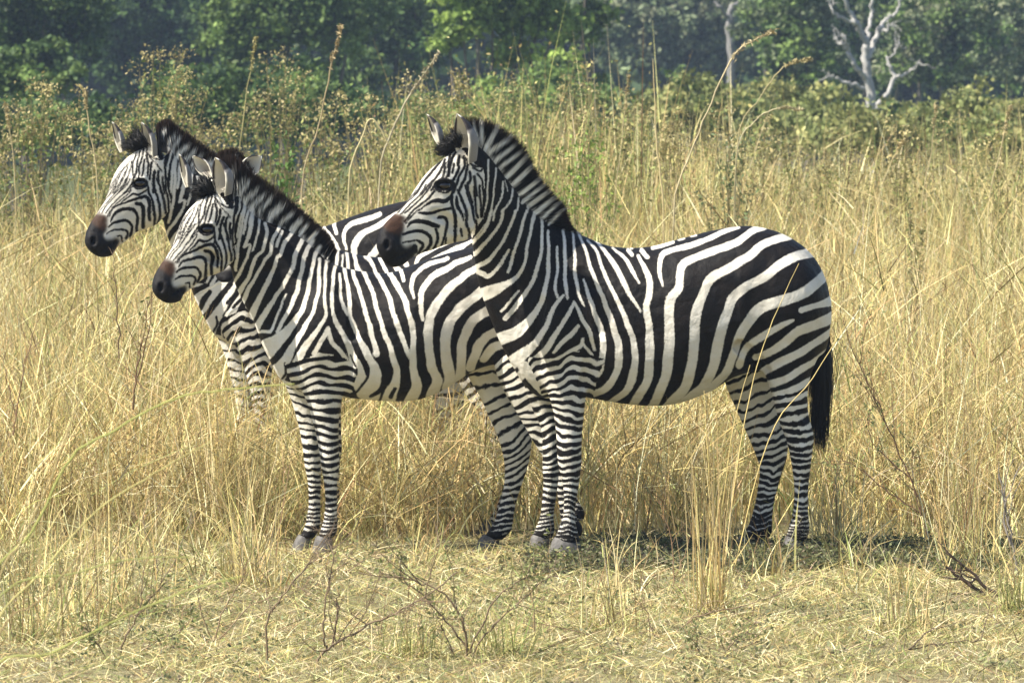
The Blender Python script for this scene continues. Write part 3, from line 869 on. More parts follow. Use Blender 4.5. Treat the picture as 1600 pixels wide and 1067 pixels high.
B = dict(D0=26.3, seed=23, base=(680, 862), dc=lambda x: .0 + (x - 500) * .0001,
  trunk=[((372, 300), (346, 360), .056, (-.10,)), ((384, 322), (356, 398), .070, (-.09,)), ((403, 340), (362, 425), .076, (-.07,)), ((428, 350), (368, 446), .082, (-.05,)), ((454, 361), (380, 472), .092, (-.03,)),
         ((478, 376), (397, 505), .112, (-.015,)), ((498, 394), (415, 550), .142), ((516, 410), (448, 602), .178), ((545, 420), (512, 618), .205), ((576, 425), (560, 623), .228), ((610, 426), (612, 627), .240),
         ((650, 412), (655, 624), .242), ((695, 397), (695, 608), .232), ((740, 386), (735, 582), .220), ((780, 383), (770, 570), .208), ((820, 392), (810, 570), .19), ((850, 415), (842, 565), .155), ((868, 450), (862, 550), .105), ((875, 485), (873, 518), .05)],
  head=[((350, 296), (374, 348), .062, -.13), ((330, 302), (358, 412), .080, -.15), ((309, 314), (338, 428), .088, -.18), ((292, 331), (322, 433), .078, -.205), ((280, 353), (308, 444), .062, -.23),
        ((271, 380), (297, 453), .052, -.255), ((260, 400), (287, 460), .046, -.275), ((249, 416), (281, 471), .048, -.295), ((240, 433), (262, 474), .045, -.31), ((237.5, 447), (248, 467), .028, -.32), ((237.5, 453), (243, 462), .015, -.32)],
  legs=[dict(near=True, top=[(380, 580), (460, 566), (500, 552), (540, 560), (560, 580)], per=per_front, frac=frac_b, tilt=[(540, .1), (600, .05), (650, -.08), (700, 0)], curve=[(540, -9), (580, -8), (610, -3), (650, 1), (700, 2), (760, 0)],
             rings=[(458, 520, 545, 490, .05, -.10), (456, 560, 545, 545, .07, -.10), (466, 598, 540, 590, .062, -.10), (477, 622, 535, 618, .054, -.10), (486, 650, 531, 645, .047, -.10), (493, 675, 529, 670, .043, -.10),
                    (499, 702, 529, 698, .041, -.10), (502, 726, 530, 726, .038, -.10), (505, 751, 528, 751, .032, -.10), (507, 778, 528, 780, .029, -.10), (506, 805, 528, 808, .029, -.10), (502, 825, 527, 826, .032, -.10), (497, 838, 522, 840, .034, -.10)],
             hoof=((492, 842), (520, 847), (487, 862), (519, 861))),
        dict(near=False, top=[(380, 590), (560, 590)], per=per_front, frac=[(540, .30), (640, .36), (700, .5), (760, .58), (800, .64), (820, .70), (834, .82), (842, 1.3), (870, 1.6)], tilt=[(540, -.25), (650, -.22), (720, 0)], curve=flat0,
             rings=[(432, 560, 500, 560, .05, .08), (445, 600, 500, 600, .05, .10), (454, 622, 500, 620, .047, .11), (461, 646, 500, 645, .044, .12), (468, 672, 500, 670, .041, .12), (473, 698, 500, 698, .04, .12),
                    (476, 726, 501, 726, .037, .12), (480, 751, 502, 751, .031, .12), (481, 780, 502, 782, .028, .12), (479, 805, 502, 808, .028, .12), (475, 826, 498, 828, .031, .12), (466, 839, 488, 843, .034, .12)],
             hoof=((462, 841), (487, 848), (451, 866), (484, 862))),
        dict(near=False, top=[(690, 575), (900, 575)], per=[(560, 19), (640, 17), (690, 14), (720, 12), (800, 10), (850, 8)], frac=[(560, .25), (640, .30), (680, .40), (720, .50), (780, .55), (812, .62), (830, .74), (842, 1.3), (870, 1.6)],
             tilt=[(560, .1), (600, .2), (640, .4), (690, .7), (740, .6), (800, 0)], curve=[(560, 0), (680, 2), (740, 0)],
             rings=[(722, 545, 830, 540, .06, .12), (727, 578, 828, 570, .07, .13), (738, 600, 812, 596, .066, .14), (750, 620, 812, 618, .06, .14), (763, 650, 822, 646, .052, .14), (777, 680, 829, 676, .047, .14),
                    (785, 704, 829, 700, .043, .14), (789, 732, 824, 730, .036, .14), (786, 760, 816, 758, .032, .14), (779, 788, 808, 785, .031, .14), (771, 814, 803, 810, .033, .14), (764, 829, 798, 828, .035, .14), (755, 839, 784, 844, .036, .14)],
             hoof=((750, 840), (779, 850), (734, 864), (772, 863))),
        dict(near=True, top=[(690, 600), (770, 575), (800, 540), (900, 520)], per=[(480, 20), (560, 17), (640, 15), (700, 12), (760, 10), (850, 8)], frac=[(480, .52), (560, .5), (640, .48), (700, .5), (780, .6), (830, 1.2), (870, 1.6)],
             tilt=[(500, .9), (560, .9), (610, .5), (630, .4), (645, .2), (655, 0), (680, -.1), (760, 0)], curve=flat0,
             rings=[(755, 470, 880, 480, .07, -.08), (765, 530, 880, 530, .085, -.09), (773, 575, 880, 570, .082, -.10), (786, 608, 880, 605, .07, -.11), (804, 640, 882, 640, .058, -.11), (822, 670, 888, 672, .05, -.11), (842, 702, 897, 700, .046, -.11),
                    (857, 722, 898, 722, .041, -.11), (866, 745, 897, 745, .035, -.11), (870, 775, 896, 775, .031, -.11), (874, 803, 900, 803, .031, -.11), (878, 824, 910, 824, .034, -.11), (876, 836, 908, 838, .036, -.11)],
             hoof=((872, 840), (904, 848), (864, 862), (900, 862)))],
  bulges=[((508, 510, -.15), (.075, .06, .14), .06), ((820, 470, -.14), (.12, .07, .15), .07), ((640, 520, -.12), (.18, .11, .16), .06), ((340, 398, -.21), (.052, .03, .045), .05)],
  near=[(238, -.36), (280, -.29), (330, -.25), (365, -.18), (400, -.15), (460, -.17), (520, -.20), (600, -.23), (700, -.22), (850, -.17)],
  head_poly=B_HEAD, muzzle=B_MUZZLE, brown=B_BROWN, pale=B_PALE, dark=B_DARK, eye=(322.5, 358.5), eye_dy=-.25, nostril=(254, 447), mouth=[(262, 467), (276, 455), (290, 447)],
  ears=[((353, 305, -.19), (334, 247, -.21), (-.78, -.62, .05), .100, .9), ((295, 292, -.06), (277.5, 241, -.07), (-.90, -.44, .05), .060)],
  crest=[((352, 300), -.12), ((374, 304), -.11), ((384, 322), -.09), ((403, 342), -.07), ((428, 352), -.05), ((454, 363), -.03), ((480, 378), -.015), ((500, 394), 0), ((517, 411), 0)],
  mane=[((347, 246), -.12), ((368, 244), -.11), ((396, 268), -.09), ((418, 284), -.07), ((444, 302), -.05), ((470, 326), -.03), ((498, 350), -.015), ((517, 370), 0), ((525, 392), 0)],
  tipdark=.72,
  tufts=[('forelock', 800, (334, 300, -.17), (318, 304, -.17), (316, 268, -.16), (292, 300, -.18), .004),
         ('tail', 600, (866, 520, .02), (874, 528, .02), (866, 690, .03), (884, 700, .03), .0055)])

def derived(base, D0, dx, dy, k=1.0, **kw):
    s = dict(base); s['D0'] = D0
    s['map'] = lambda x, y, dx=dx, dy=dy, k=k: (x + dx, 862 + dy + (y - 862) * k)
    s.update(kw); return s

Cz = derived(B, 28.7, -105, -72, 1.0, seed=37, wobble=3.5, tipdark=.70,
  ears=[((345, 317, -.19), (324, 264, -.21), (-.84, -.54, .05), .078, .8), ((297, 309, -.06), (278, 263, -.07), (-.90, -.44, .05), .064)],
  mane=[((350, 266), -.12), ((367, 258), -.11), ((394, 276), -.09), ((418, 293), -.07), ((444, 312), -.05), ((470, 334), -.03), ((498, 356), -.015), ((517, 372), 0), ((525, 392), 0)])
_muz = lambda pt: [(pt(354, 272, .0), np.array((.05, 0, 0.)), np.array((0, .05, .02)), 2.0), (pt(354, 300, -.02), np.array((.085, 0, 0.)), np.array((0, .10, .04)), 2.1), (pt(354, 335, -.09), np.array((.09, 0, 0.)), np.array((0, .09, .05)), 2.1),
                   (pt(353, 370, -.16), np.array((.068, 0, 0.)), np.array((0, .07, .04)), 2.1), (pt(352, 402, -.22), np.array((.05, 0, 0.)), np.array((0, .055, .03)), 2.1), (pt(352, 425, -.26), np.array((.048, 0, 0.)), np.array((0, .045, .03)), 2.1), (pt(352, 440, -.28), np.array((.03, 0, 0.)), np.array((0, .025, .01)), 2.0)]
Dz = derived(B, 26.95, 4, -24, 1.0, seed=53, wobble=4.0, extra=[lambda pt: _muz(lambda x, y, d: pt(x - 4, 862 + (y + 24 - 862), d))])
for k_ in ('head', 'eye', 'nostril', 'mouth', 'tufts', 'muzzle', 'brown'): Dz.pop(k_, None)
Dz['bulges'] = []
Dz['trunk'] = [((350, 308), (338, 350), .056, (.02,))] + [((t, b, hw, (.02,)) if i < 6 else (t, b, hw)) for i, (t, b, hw, *ex) in enumerate(B['trunk'][1:])]
Dz['head_poly'] = [(300, 280), (400, 280), (385, 470), (320, 470)]
Dz['dark'] = [([(345, 330), (345, 400)], [2]), ([(355, 330), (355, 400)], [2]), ([(365, 330), (363, 400)], [2]), ([(335, 335), (338, 400)], [2])]
Dz['muzzle'] = [(300, 440), (400, 440), (400, 520), (300, 520)]
Dz['ears'] = [((326, 300, .0), (296, 268, .0), (-.5, -.85, .1), .062), ((372, 300, .0), (405, 268, .02), (.3, -.95, .1), .085)]
Dz['crest'] = [((340, 296), -.02), ((352, 292), 0), ((364, 296), .02), ((380, 315), .05)]
Dz['mane'] = [((336, 262), -.02), ((354, 256), 0), ((372, 260), .02), ((394, 290), .05)]
Dz['n_mane'] = 2500

for lg_, d_ in ((A['legs'][2], -.12), (A['legs'][3], -.10)):
    lg_['rings'] = [(*q[:5], q[5] + d_) for q in lg_['rings']]
Cz['dark'] = B_DARK + C_DARK
for s_ in (A, B):                                        # bony knees and hocks, slim cannons
    for lg_ in s_['legs']:
        o_ = []
        for x1, y1, x2, y2, hw, dy in lg_['rings']:
            k_ = np.interp((y1 + y2) / 2, [660, 690, 712, 732, 750, 785, 812, 828, 845], [1, 1.03, 1.07, 1.03, .96, .90, .95, 1.06, 1.0]); m_ = (x1 + x2) / 2
            o_.append((m_ + (x1 - m_) * k_, y1, m_ + (x2 - m_) * k_, y2, hw * k_, dy))
        lg_['rings'] = o_
A['creases'] = [([(926, 535), (922, 570), (916, 602)], .020), ([(842, 470), (836, 520), (840, 575)], .022), ([(1196, 582), (1176, 560), (1152, 535)], .022), ([(741, 296), (739, 335), (729, 368)], .014),
                ([(905, 420), (935, 470), (938, 520)], .020), ([(1226, 520), (1216, 570), (1222, 620)], .018), ([(800, 400), (812, 450), (800, 500)], .02), ([(1262, 655), (1256, 690)], .010), ([(682, 330), (702, 340), (714, 356)], .012)]
B['creases'] = [([(548, 540), (543, 572), (535, 604)], .018), ([(456, 500), (452, 540), (458, 580)], .020), ([(376, 344), (370, 380), (356, 412)], .012), ([(530, 450), (552, 490), (552, 525)], .018), ([(420, 420), (432, 465), (420, 510)], .018),
                ([(312, 392), (328, 398), (338, 408)], .010)]
zebra(A, 'large zebra at the front right, whole flank, four legs and dark tail in view')
zebra(B, 'smaller zebra at front with brown-tipped mane, its rump behind the largest zebra')
zebra(Cz, 'zebra farthest back, head highest at the left, chest and legs sunk in tall grass')
zebra(Dz, 'mostly hidden zebra facing the camera, its ears and dark muzzle showing round another head', .008)
# ------------------------------------------------------------------ ground
def terrain(x, y):
    """flat pasture that falls away to the river woods beyond the meadow"""
    x = np.asarray(x, float); y = np.asarray(y, float)
    t = np.clip((y - 50) / 38, 0, 1); z = -2.6 * t * t * (3 - 2 * t)
    z = z + .012 * np.sin(x * 2.3 + 1.1) * np.sin(y * 1.7) * np.clip((26.2 - y) / 2, 0, 1)
    for hx, hy, hz in HOOF: z = z + hz * np.exp(-((x - hx) ** 2 + (y - hy) ** 2) / (2 * .16 ** 2))
    return z
HOOF = []
for s_ in (A, B):
    for lg in s_['legs']:
        (_, _, bl, br) = lg['hoof']; d_ = s_['D0'] + lg['rings'][-1][5]
        a_, b_ = P(*bl, d_), P(*br, d_); c_ = (a_ + b_) / 2
        HOOF.append((c_[0], d_, float(np.clip(c_[2] - .004, -.03, .03))))

def ground_mat():
    n = NT('pasture_floor')
    co = n.n('ShaderNodeTexCoord').outputs['Object']
    a = n.noise(2.2, 6, .65, co); b = n.noise(26, 5, .7, co); c = n.noise(140, 3, .7, co)
    col = n.ramp(n.math('ADD', n.math('MULTIPLY', b, .6), n.math('MULTIPLY', c, .4)), [(.32, (.075, .055, .035)), (.44, (.21, .175, .095)), (.56, (.42, .38, .215)), (.72, (.58, .54, .35))])
    g = n.rng(a, .46, .62)
    col = n.mix(n.math('MULTIPLY', g, .6), col, (.20, .205, .085))
    col = n.mix(n.math('MULTIPLY', n.rng(n.noise(5.5, 4, .6, co), .54, .66), .75), col, (.19, .135, .085))
    yy = n.n('ShaderNodeSeparateXYZ', {0: co}).outputs[1]
    col = n.mix(n.rng(n.math('ADD', yy, n.math('MULTIPLY', a, 8.0)), 48, 58), col, (.085, .10, .035))
    h = n.math('ADD', n.math('MULTIPLY', b, 2.0), c)
    return n.done(n.bsdf(col, .95, .05, h, .8, .02))
gx = np.concatenate([np.linspace(-220, -8, 24), np.linspace(-7, 7, 141), np.linspace(8, 220, 24)])
gy = np.concatenate([np.linspace(-30, 18, 12), np.linspace(19, 30, 140), np.linspace(31, 48, 12), np.linspace(50, 100, 40), np.linspace(110, 420, 14)])
GX, GY = np.meshgrid(gx, gy); GZ = terrain(GX, GY)
ni, nj = GX.shape; ii = np.arange(ni - 1)[:, None] * nj; jj = np.arange(nj - 1)[None]
gq = np.stack([ii + jj, ii + jj + 1, ii + nj + jj + 1, ii + nj + jj], -1).reshape(-1, 4)
gnd = mesh_np('ground', np.stack([GX, GY, GZ], -1).reshape(-1, 3), gq, ground_mat()); tag(gnd, kind='structure')

# ------------------------------------------------------------------ grass
M_GRASS = leafy('straw_blades', trans=.16, rough=.75, spec=.08)
M_LEAF = leafy('green_leaves', trans=.28, rough=.55, spec=.25)
PAL = np.array([(.64, .515, .25), (.54, .42, .185), (.77, .67, .40), (.42, .31, .135), (.36, .345, .135), (.22, .145, .075), (.47, .43, .18), (.23, .27, .09)])

def palette(n, w, r, var=.22):
    w = np.asarray(w, float); i = r.choice(len(w), n, p=w / w.sum())
    return np.clip(PAL[i] * (1 + var * r.normal(size=(n, 1))) * (1 + .05 * r.normal(size=(n, 3))), .02, .9)

def blades(pos, h, ang, lean, droop, width, r, segs=4, head=0.0):
    """curved grass blades -> verts, quads. lean/droop push the tip along ang; droop also lowers it"""
    n = len(pos); d = np.column_stack([np.cos(ang), np.sin(ang), np.zeros(n)])
    fa = r.uniform(0, 6.283, n); side = np.column_stack([np.cos(fa), np.sin(fa), np.zeros(n)])
    fx = r.normal(size=n) * .35; side[:, 2] = fx; side /= np.linalg.norm(side, axis=1, keepdims=True)
    V = []
    for j in range(segs + 1):
        t = j / segs
        up = h * (t - droop * .55 * t ** 2.2); out = h * (lean * t + droop * .75 * t * t)
        c = pos + d * out[:, None]; c[:, 2] += up
        w = width * (1 - .75 * t ** 1.5)
        if head: w = w * (1 + head * np.exp(-((t - .88) / .10) ** 2))
        if j == segs: w = w * .3
        V += [c - side * (w / 2)[:, None], c + side * (w / 2)[:, None]]
    V = np.stack(V, 1).reshape(-1, 3); k = 2 * (segs + 1); b = np.arange(n)[:, None] * k
    Q = np.concatenate([b + np.array([[2 * j, 2 * j + 1, 2 * j + 3, 2 * j + 2]]) for j in range(segs)], 0)
    return V, Q, k

class Tuft:
    """collects blades, leaves and stems with a tint per vertex into one mesh"""
    def __init__(s): s.V = []; s.Q = []; s.C = []; s.n = 0
    def add(s, V, Q, C):
        s.V.append(V); s.Q.append(np.asarray(Q) + s.n); s.C.append(C); s.n += len(V)
    def blades(s, pos, h, ang, lean, droop, width, tint, r, segs=4, head=0.0):
        V, Q, k = blades(pos, h, ang, lean, droop, width, r, segs, head); s.add(V, Q, np.repeat(tint, k, 0))
    def tube(s, pts, rad, col, seg=6, sub=4, wob=0.0, r=R):
        pts = np.asarray(pts, float); rad = np.broadcast_to(np.asarray(rad, float), (len(pts),)) if np.ndim(rad) == 0 or len(rad) == len(pts) else np.interp(np.linspace(0, 1, len(pts)), np.linspace(0, 1, len(rad)), rad)
        A = catmull(np.column_stack([pts, rad]), sub)
        if wob: A[1:-1, :3] += r.normal(size=(len(A) - 2, 3)) * wob
        t = np.gradient(A[:, :3], axis=0); t /= np.linalg.norm(t, axis=1, keepdims=True) + 1e-9
        ref = np.array((.31, .93, .2)); u = np.cross(t, ref); u /= np.linalg.norm(u, axis=1, keepdims=True) + 1e-9; v = np.cross(t, u)
        th = np.linspace(0, 6.2832, seg, endpoint=False)
        V = (A[:, None, :3] + A[:, None, 3:4] * (u[:, None] * np.cos(th)[None, :, None] + v[:, None] * np.sin(th)[None, :, None])).reshape(-1, 3)
        m = len(A); i = np.arange(m - 1)[:, None] * seg; k = np.arange(seg)[None]; k2 = (k + 1) % seg
        Q = np.stack([i + k, i + k2, i + seg + k2, i + seg + k], -1).reshape(-1, 4)
        c = np.asarray(col) * (1 + .15 * r.normal(size=(len(V), 1))); s.add(V, Q, np.clip(c, .01, .9))
        return A[:, :3]
    def leaves(s, pos, size, tint, r, flat=0.0, ratio=.55):
        """leaf-shaped quads (a pointed lozenge folded on its midrib)"""
        n = len(pos); a = r.normal(size=(n, 3)); a[:, 2] *= (1 - flat); a /= np.linalg.norm(a, axis=1, keepdims=True)
        b = np.cross(a, r.normal(size=(n, 3))); b /= np.linalg.norm(b, axis=1, keepdims=True)
        size = np.broadcast_to(size, (n,))[:, None]
        V = np.stack([pos - a * size * .5, pos + b * size * ratio * .5 - a * size * .08, pos + a * size * .5, pos - b * size * ratio * .5 - a * size * .08], 1).reshape(-1, 3)
        Q = np.arange(4 * n).reshape(-1, 4); s.add(V, Q, np.repeat(tint, 4, 0))
    def build(s, name, mat, parent=None, origin=None, smooth=False):
        return mesh_np(name, np.concatenate(s.V), np.concatenate(s.Q), mat, parent, {'tint': np.concatenate(s.C)}, smooth=smooth, origin=origin)

def field_pts(n, d0, d1, r, spread=.108, clump=.0, csize=.12):
    """points over the part of the meadow between two distances"""
    u = r.uniform(0, 1, n); D = np.sqrt(d0 ** 2 + u * (d1 ** 2 - d0 ** 2)); x = r.uniform(-1, 1, n) * spread * D
    p = np.column_stack([x, D, np.zeros(n)])
    if clump:
        m = max(int(n * clump), 1); c = p[:m]; i = r.integers(0, m, n)
        q = c[i] + r.normal(size=(n, 3)) * csize; k = r.uniform(0, 1, n) < .75
        p[k, :2] = q[k, :2]
        p[:, 1] = np.clip(p[:, 1], d0, d1)
    return p

W_STRAW = (5, 4.5, 3.6, 2.5, 1.3, 1.8, 1.7, .6)
W_FAR = (5, 4, 2.6, 2, 2.4, .8, 2.6, 1.0)
def grass_patch(name, n, d0, d1, hmin, hmax, width, seed, weights, segs, clump, csize, edge=0.0):
    r = np.random.default_rng(seed); T = Tuft()
    p = field_pts(n, d0, d1, r, clump=clump, csize=csize)
    if edge:                                             # a ragged front edge
        e = .22 * np.sin(p[:, 0] * 1.9 + .5) + .16 * np.sin(p[:, 0] * 4.7 + 2) + .08 * np.sin(p[:, 0] * 13)
        p = p[p[:, 1] > d0 + edge * (.5 + e)]
        for s_ in (A, B):                                # trampled round the hooves
            for hx, hy, _ in HOOF: p = p[~((np.abs(p[:, 0] - hx) < .15) & (p[:, 1] < hy + .12) & (p[:, 1] > hy - .6))]
    if name == 'dry_grass' and n < 10000: p = p[(800 + p[:, 0] * F / p[:, 1] > 255) & (800 + p[:, 0] * F / p[:, 1] < 780)]
    px = 800 + p[:, 0] * F / p[:, 1]
    n = len(p); big = .5 + .5 * sines(p[:, :2], 6, 2.4, seed)
    h = r.uniform(hmin, hmax, n) * (1 + .18 * big) * (1 + .22 * sines(p[:, :2], 6, .55, seed + 3))
    if d0 < 29:
        low = (px > 262) & (px < 800) & (p[:, 1] < 28.9)
        h = np.where(low, np.minimum(h, r.uniform(.48, .70, n) + .10 * (px < 450)), h)
        ramp = np.clip((p[:, 1] - d0) / 1.0, .0, 1); h = h * (.55 + .45 * ramp)
    if d0 > 40: h = h * np.interp(px, [300, 750, 1100], [.62, .8, 1.0])
    kind = r.uniform(0, 1, n)
    w2 = palette(n, weights, r)
    gp = sines(p[:, :2], 6, 1.6, seed + 9) > .75                     # greener patches
    w2[gp] = palette(int(gp.sum()), (2, 2, 1, 1, 3, .8, 4, 3), r)
    tone = (1 + .24 * sines(p[:, :2], 6, 1.1, seed + 1) + .24 * sines(p[:, :2], 6, .3, seed + 2))[:, None]
    w2 = np.clip(w2 * tone, .02, .9)
    p[:, 2] = terrain(p[:, 0], p[:, 1]) - .01
    ang = r.uniform(0, 6.283, n)
    a = kind < .30                                       # upright stems
    T.blades(p[a], h[a], ang[a], np.abs(r.normal(0, .27, a.sum())), np.abs(r.normal(.08, .12, a.sum())), np.full(a.sum(), width * .62), w2[a], r, segs, head=1.2)
    b = (kind >= .30) & (kind < .72)                     # arching leaves
    T.blades(p[b], h[b] * .85, ang[b], np.abs(r.normal(.22, .2, b.sum())), r.uniform(.25, 1.1, b.sum()), width * r.uniform(.7, 1.5, b.sum()), w2[b], r, segs)
    c = kind >= .72                                      # broken, nearly level pieces caught in the rest
    q = p[c].copy(); q[:, 2] += r.uniform(.05, .75, c.sum()) * h[c]
    T.blades(q, r.uniform(.10, .38, c.sum()), ang[c], r.uniform(.3, 1.9, c.sum()), r.uniform(0, .5, c.sum()), width * r.uniform(.6, 1.5, c.sum()), w2[c] * 1.0, r, max(segs - 1, 2))
    o = T.build(name, M_GRASS); return tag(o, kind='stuff')

grass_patch('dry_grass', 26000, 26.40, 31.0, .50, 1.0, .0052, 101, W_STRAW, 4, .028, .085, edge=.8)
grass_patch('dry_grass', 34000, 31.0, 42.0, .70, 1.10, .0062, 102, W_STRAW, 3, .04, .10)
grass_patch('meadow_grass', 34000, 42.0, 53.0, .70, 1.15, .0080, 103, W_FAR, 3, .03, .14)
grass_patch('meadow_grass', 26000, 53.0, 70.0, .80, 1.30, .011, 104, W_FAR, 2, .02, .2)
grass_patch('dry_grass', 9000, 26.75, 28.5, .50, .66, .0050, 105, W_STRAW, 4, .05, .07)

def rank_growth():
    """tall green and tan growth where the meadow runs down to the trees"""
    r = np.random.default_rng(120); T = Tuft(); n = 26000
    p = field_pts(n, 44, 62, r, clump=.012, csize=.22); px = 800 + p[:, 0] * F / p[:, 1]
    k = r.uniform(0, 1, n) < np.interp(px, [0, 560, 640, 900, 1600], [.0, .03, .6, 1, .9]); p = p[k]; px = px[k]; n = len(p)
    p[:, 2] = terrain(p[:, 0], p[:, 1])
    big = .5 + .5 * sines(p[:, :2], 6, 1.7, 77)
    h = (r.uniform(.55, 1.25, n) + .45 * big) * np.interp(px, [600, 850, 1050, 1300, 1600], [1.0, 1.12, .95, .72, .78]) * np.where(r.uniform(0, 1, n) < .06, 1.35, 1)
    T.blades(p, h, r.uniform(0, 6.283, n), np.abs(r.normal(0, .14, n)), np.abs(r.normal(0, .2, n)), r.uniform(.006, .016, n), np.where((px > 1000)[:, None], palette(n, (4, 4, 3, 1.5, 4, .8, 4, 1.5), r), palette(n, (2, 2, 1.4, 1.4, 5, .8, 5, 4), r)) * (1 + .3 * sines(p[:, :2], 6, 1.2, 78))[:, None].clip(.5, 1.5), r, 4, head=1.0)
    pr = np.interp(px, [600, 950, 1150, 1600], [1, 1, .22, .22]); m = 22000; i = r.choice(n, m, p=pr / pr.sum()); q = p[i] + r.normal(size=(m, 3)) * np.array((.10, .10, 0)); q[:, 2] += h[i] * r.uniform(.3, 1.0, m)
    T.leaves(q, r.uniform(.02, .05, m), palette(m, (.5, .8, .1, .6, 5, .6, 4, 6), r) * .85, r, 0, .5)
    return tag(T.build('rank_growth', M_GRASS), kind='stuff')
rank_growth()

def scattered():
    """loose clumps standing out in front of the tall grass"""
    r = np.random.default_rng(130); T = Tuft(); m = 150
    c = field_pts(m * 3, 24.3, 26.6, r); cx = 800 + c[:, 0] * F / c[:, 1]
    c = c[r.uniform(0, 1, len(c)) < np.where(c[:, 1] > 25.8, 1.0, .55) * np.interp(cx, [0, 420, 520, 900, 950, 1280, 1350], [1, 1, .35, .2, .25, .3, .9])][:m]
    i = np.repeat(np.arange(len(c)), 26); n = len(i); p = c[i] + r.normal(size=(n, 3)) * np.array((.06, .05, 0)); p[:, 2] = terrain(p[:, 0], p[:, 1]) - .005
    for hx, hy, _ in HOOF:
        k = ~((np.abs(p[:, 0] - hx) < .13) & (p[:, 1] < hy + .12) & (p[:, 1] > hy - .9)); p, i = p[k], i[k]
    n = len(p)
    hh = (.10 + .30 * r.uniform(0, 1, len(c)) ** 1.5)[i] * r.uniform(.4, 1.15, n)
    T.blades(p, hh, r.uniform(0, 6.283, n), np.abs(r.normal(.1, .4, n)), r.uniform(0, .9, n), r.uniform(.003, .006, n), palette(n, (4, 4, 4, 2, 2, 1.5, 2.2, 1.2), r), r, 4)
    return tag(T.build('loose_grass', M_GRASS), kind='stuff')
scattered()

def litter():
    r = np.random.default_rng(201); T = Tuft(); n = 80000
    p = field_pts(n, 20.0, 26.9, r, clump=.05, csize=.16)
    bare = sines(p[:, :2], 7, .8, 205) + .5 * sines(p[:, :2], 5, .3, 206)
    p = p[r.uniform(0, 1, n) < np.clip(.95 - .8 * (bare - .1), .10, 1)]; n = len(p)   # thin patches where soil shows
    p[:, 2] = terrain(p[:, 0], p[:, 1]) + r.uniform(.000, .012, n)
    ang = r.uniform(0, 6.283, n); L = r.uniform(.007, .036, n) * np.where(r.uniform(0, 1, n) < .035, 2.4, 1)
    T.blades(p, L, ang, r.uniform(1.0, 4.0, n), r.uniform(0, .8, n), r.uniform(.0022, .0052, n), palette(n, (2.5, 1.5, 6, 1.5, 3.5, 2.8, 2.5, 2.6), r), r, 2)
    k = r.uniform(0, 1, n)
    w = 420; q = field_pts(w, 20.0, 26.6, r); q[:, 2] = terrain(q[:, 0], q[:, 1]) + .006   # dropped twigs
    T.blades(q, r.uniform(.03, .12, w), r.uniform(0, 6.283, w), r.uniform(1.2, 4, w), r.uniform(0, .6, w), r.uniform(.003, .006, w), np.clip(np.array((.16, .105, .065)) * (1 + .3 * r.normal(size=(w, 1))), .02, .5), r, 4)
    m = 22000                                            # cropped stubble
    p = field_pts(m, 20.0, 26.9, r, clump=.03, csize=.09); p[:, 2] = terrain(p[:, 0], p[:, 1]) - .005
    T.blades(p, r.uniform(.02, .085, m), r.uniform(0, 6.283, m), np.abs(r.normal(.3, .4, m)), r.uniform(0, .8, m), r.uniform(.002, .004, m), palette(m, (3, 2, 3, 1, 3, 1, 3, 2), r), r, 3)
    return tag(T.build('straw_litter', M_GRASS), kind='stuff')
litter()

def weeds():
    r = np.random.default_rng(202); T = Tuft()
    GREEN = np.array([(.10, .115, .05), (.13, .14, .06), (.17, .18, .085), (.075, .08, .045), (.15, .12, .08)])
    n = 70000; px = r.uniform(780, 1640, n); D = r.uniform(25.25, 26.45, n) + .12 * np.sin(px * .02) + .08 * np.sin(px * .063)  # dense strip of small dark leaves on the ground by the front zebra
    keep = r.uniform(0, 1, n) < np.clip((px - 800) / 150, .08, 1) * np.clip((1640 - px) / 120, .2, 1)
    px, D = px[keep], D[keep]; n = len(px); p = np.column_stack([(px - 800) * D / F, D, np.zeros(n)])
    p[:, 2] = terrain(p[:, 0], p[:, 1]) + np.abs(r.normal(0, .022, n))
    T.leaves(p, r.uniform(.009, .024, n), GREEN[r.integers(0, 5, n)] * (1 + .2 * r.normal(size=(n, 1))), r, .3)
    m = 420; c = field_pts(m, 20.4, 26.4, r)             # scattered low forbs
    k = 34; i = np.repeat(np.arange(m), k); q = c[i] + r.normal(size=(m * k, 3)) * np.array((.04, .04, .0)); q[:, 2] = terrain(q[:, 0], q[:, 1]) + np.abs(r.normal(0, .022, m * k))
    T.leaves(q, r.uniform(.008, .022, m * k), GREEN[r.integers(0, 5, m * k)] * 1.9 * (1 + .2 * r.normal(size=(m * k, 1))), r, .2)
    return tag(T.build('low_leaves', M_LEAF), kind='stuff')
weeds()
# ------------------------------------------------------------------ trees and bushes
M_CROWN = leafy('crown_leaves', trans=.25, rough=.6, spec=.2)
M_WOOD = hair_mat('stem_wood')
def bark_mat(name, a, b):
    n = NT(name); co = n.n('ShaderNodeMapping', {'Vector': n.n('ShaderNodeTexCoord').outputs['Object'], 'Scale': (1, 1, .25)}).outputs[0]
    f = n.noise(14, 5, .65, co)
    return n.done(n.bsdf(n.ramp(f, [(.3, a), (.7, b)]), .85, .15, f, .5, .03))
M_BARK = bark_mat('grey_brown_bark', (.07, .06, .05), (.20, .18, .15))
M_PALE = bark_mat('bleached_bark', (.27, .26, .25), (.52, .50, .47))
M_DULL = bark_mat('dull_grey_bark', (.16, .155, .15), (.28, .27, .26))

def wood(parent, name, tubes, mat, origin):
    T = Tuft()
    for pts, rad in tubes: T.tube(pts, [q * .76 for q in rad], (.3, .3, .3), 9, 5, .016)
    return T.build(name, mat, parent, origin, smooth=True)

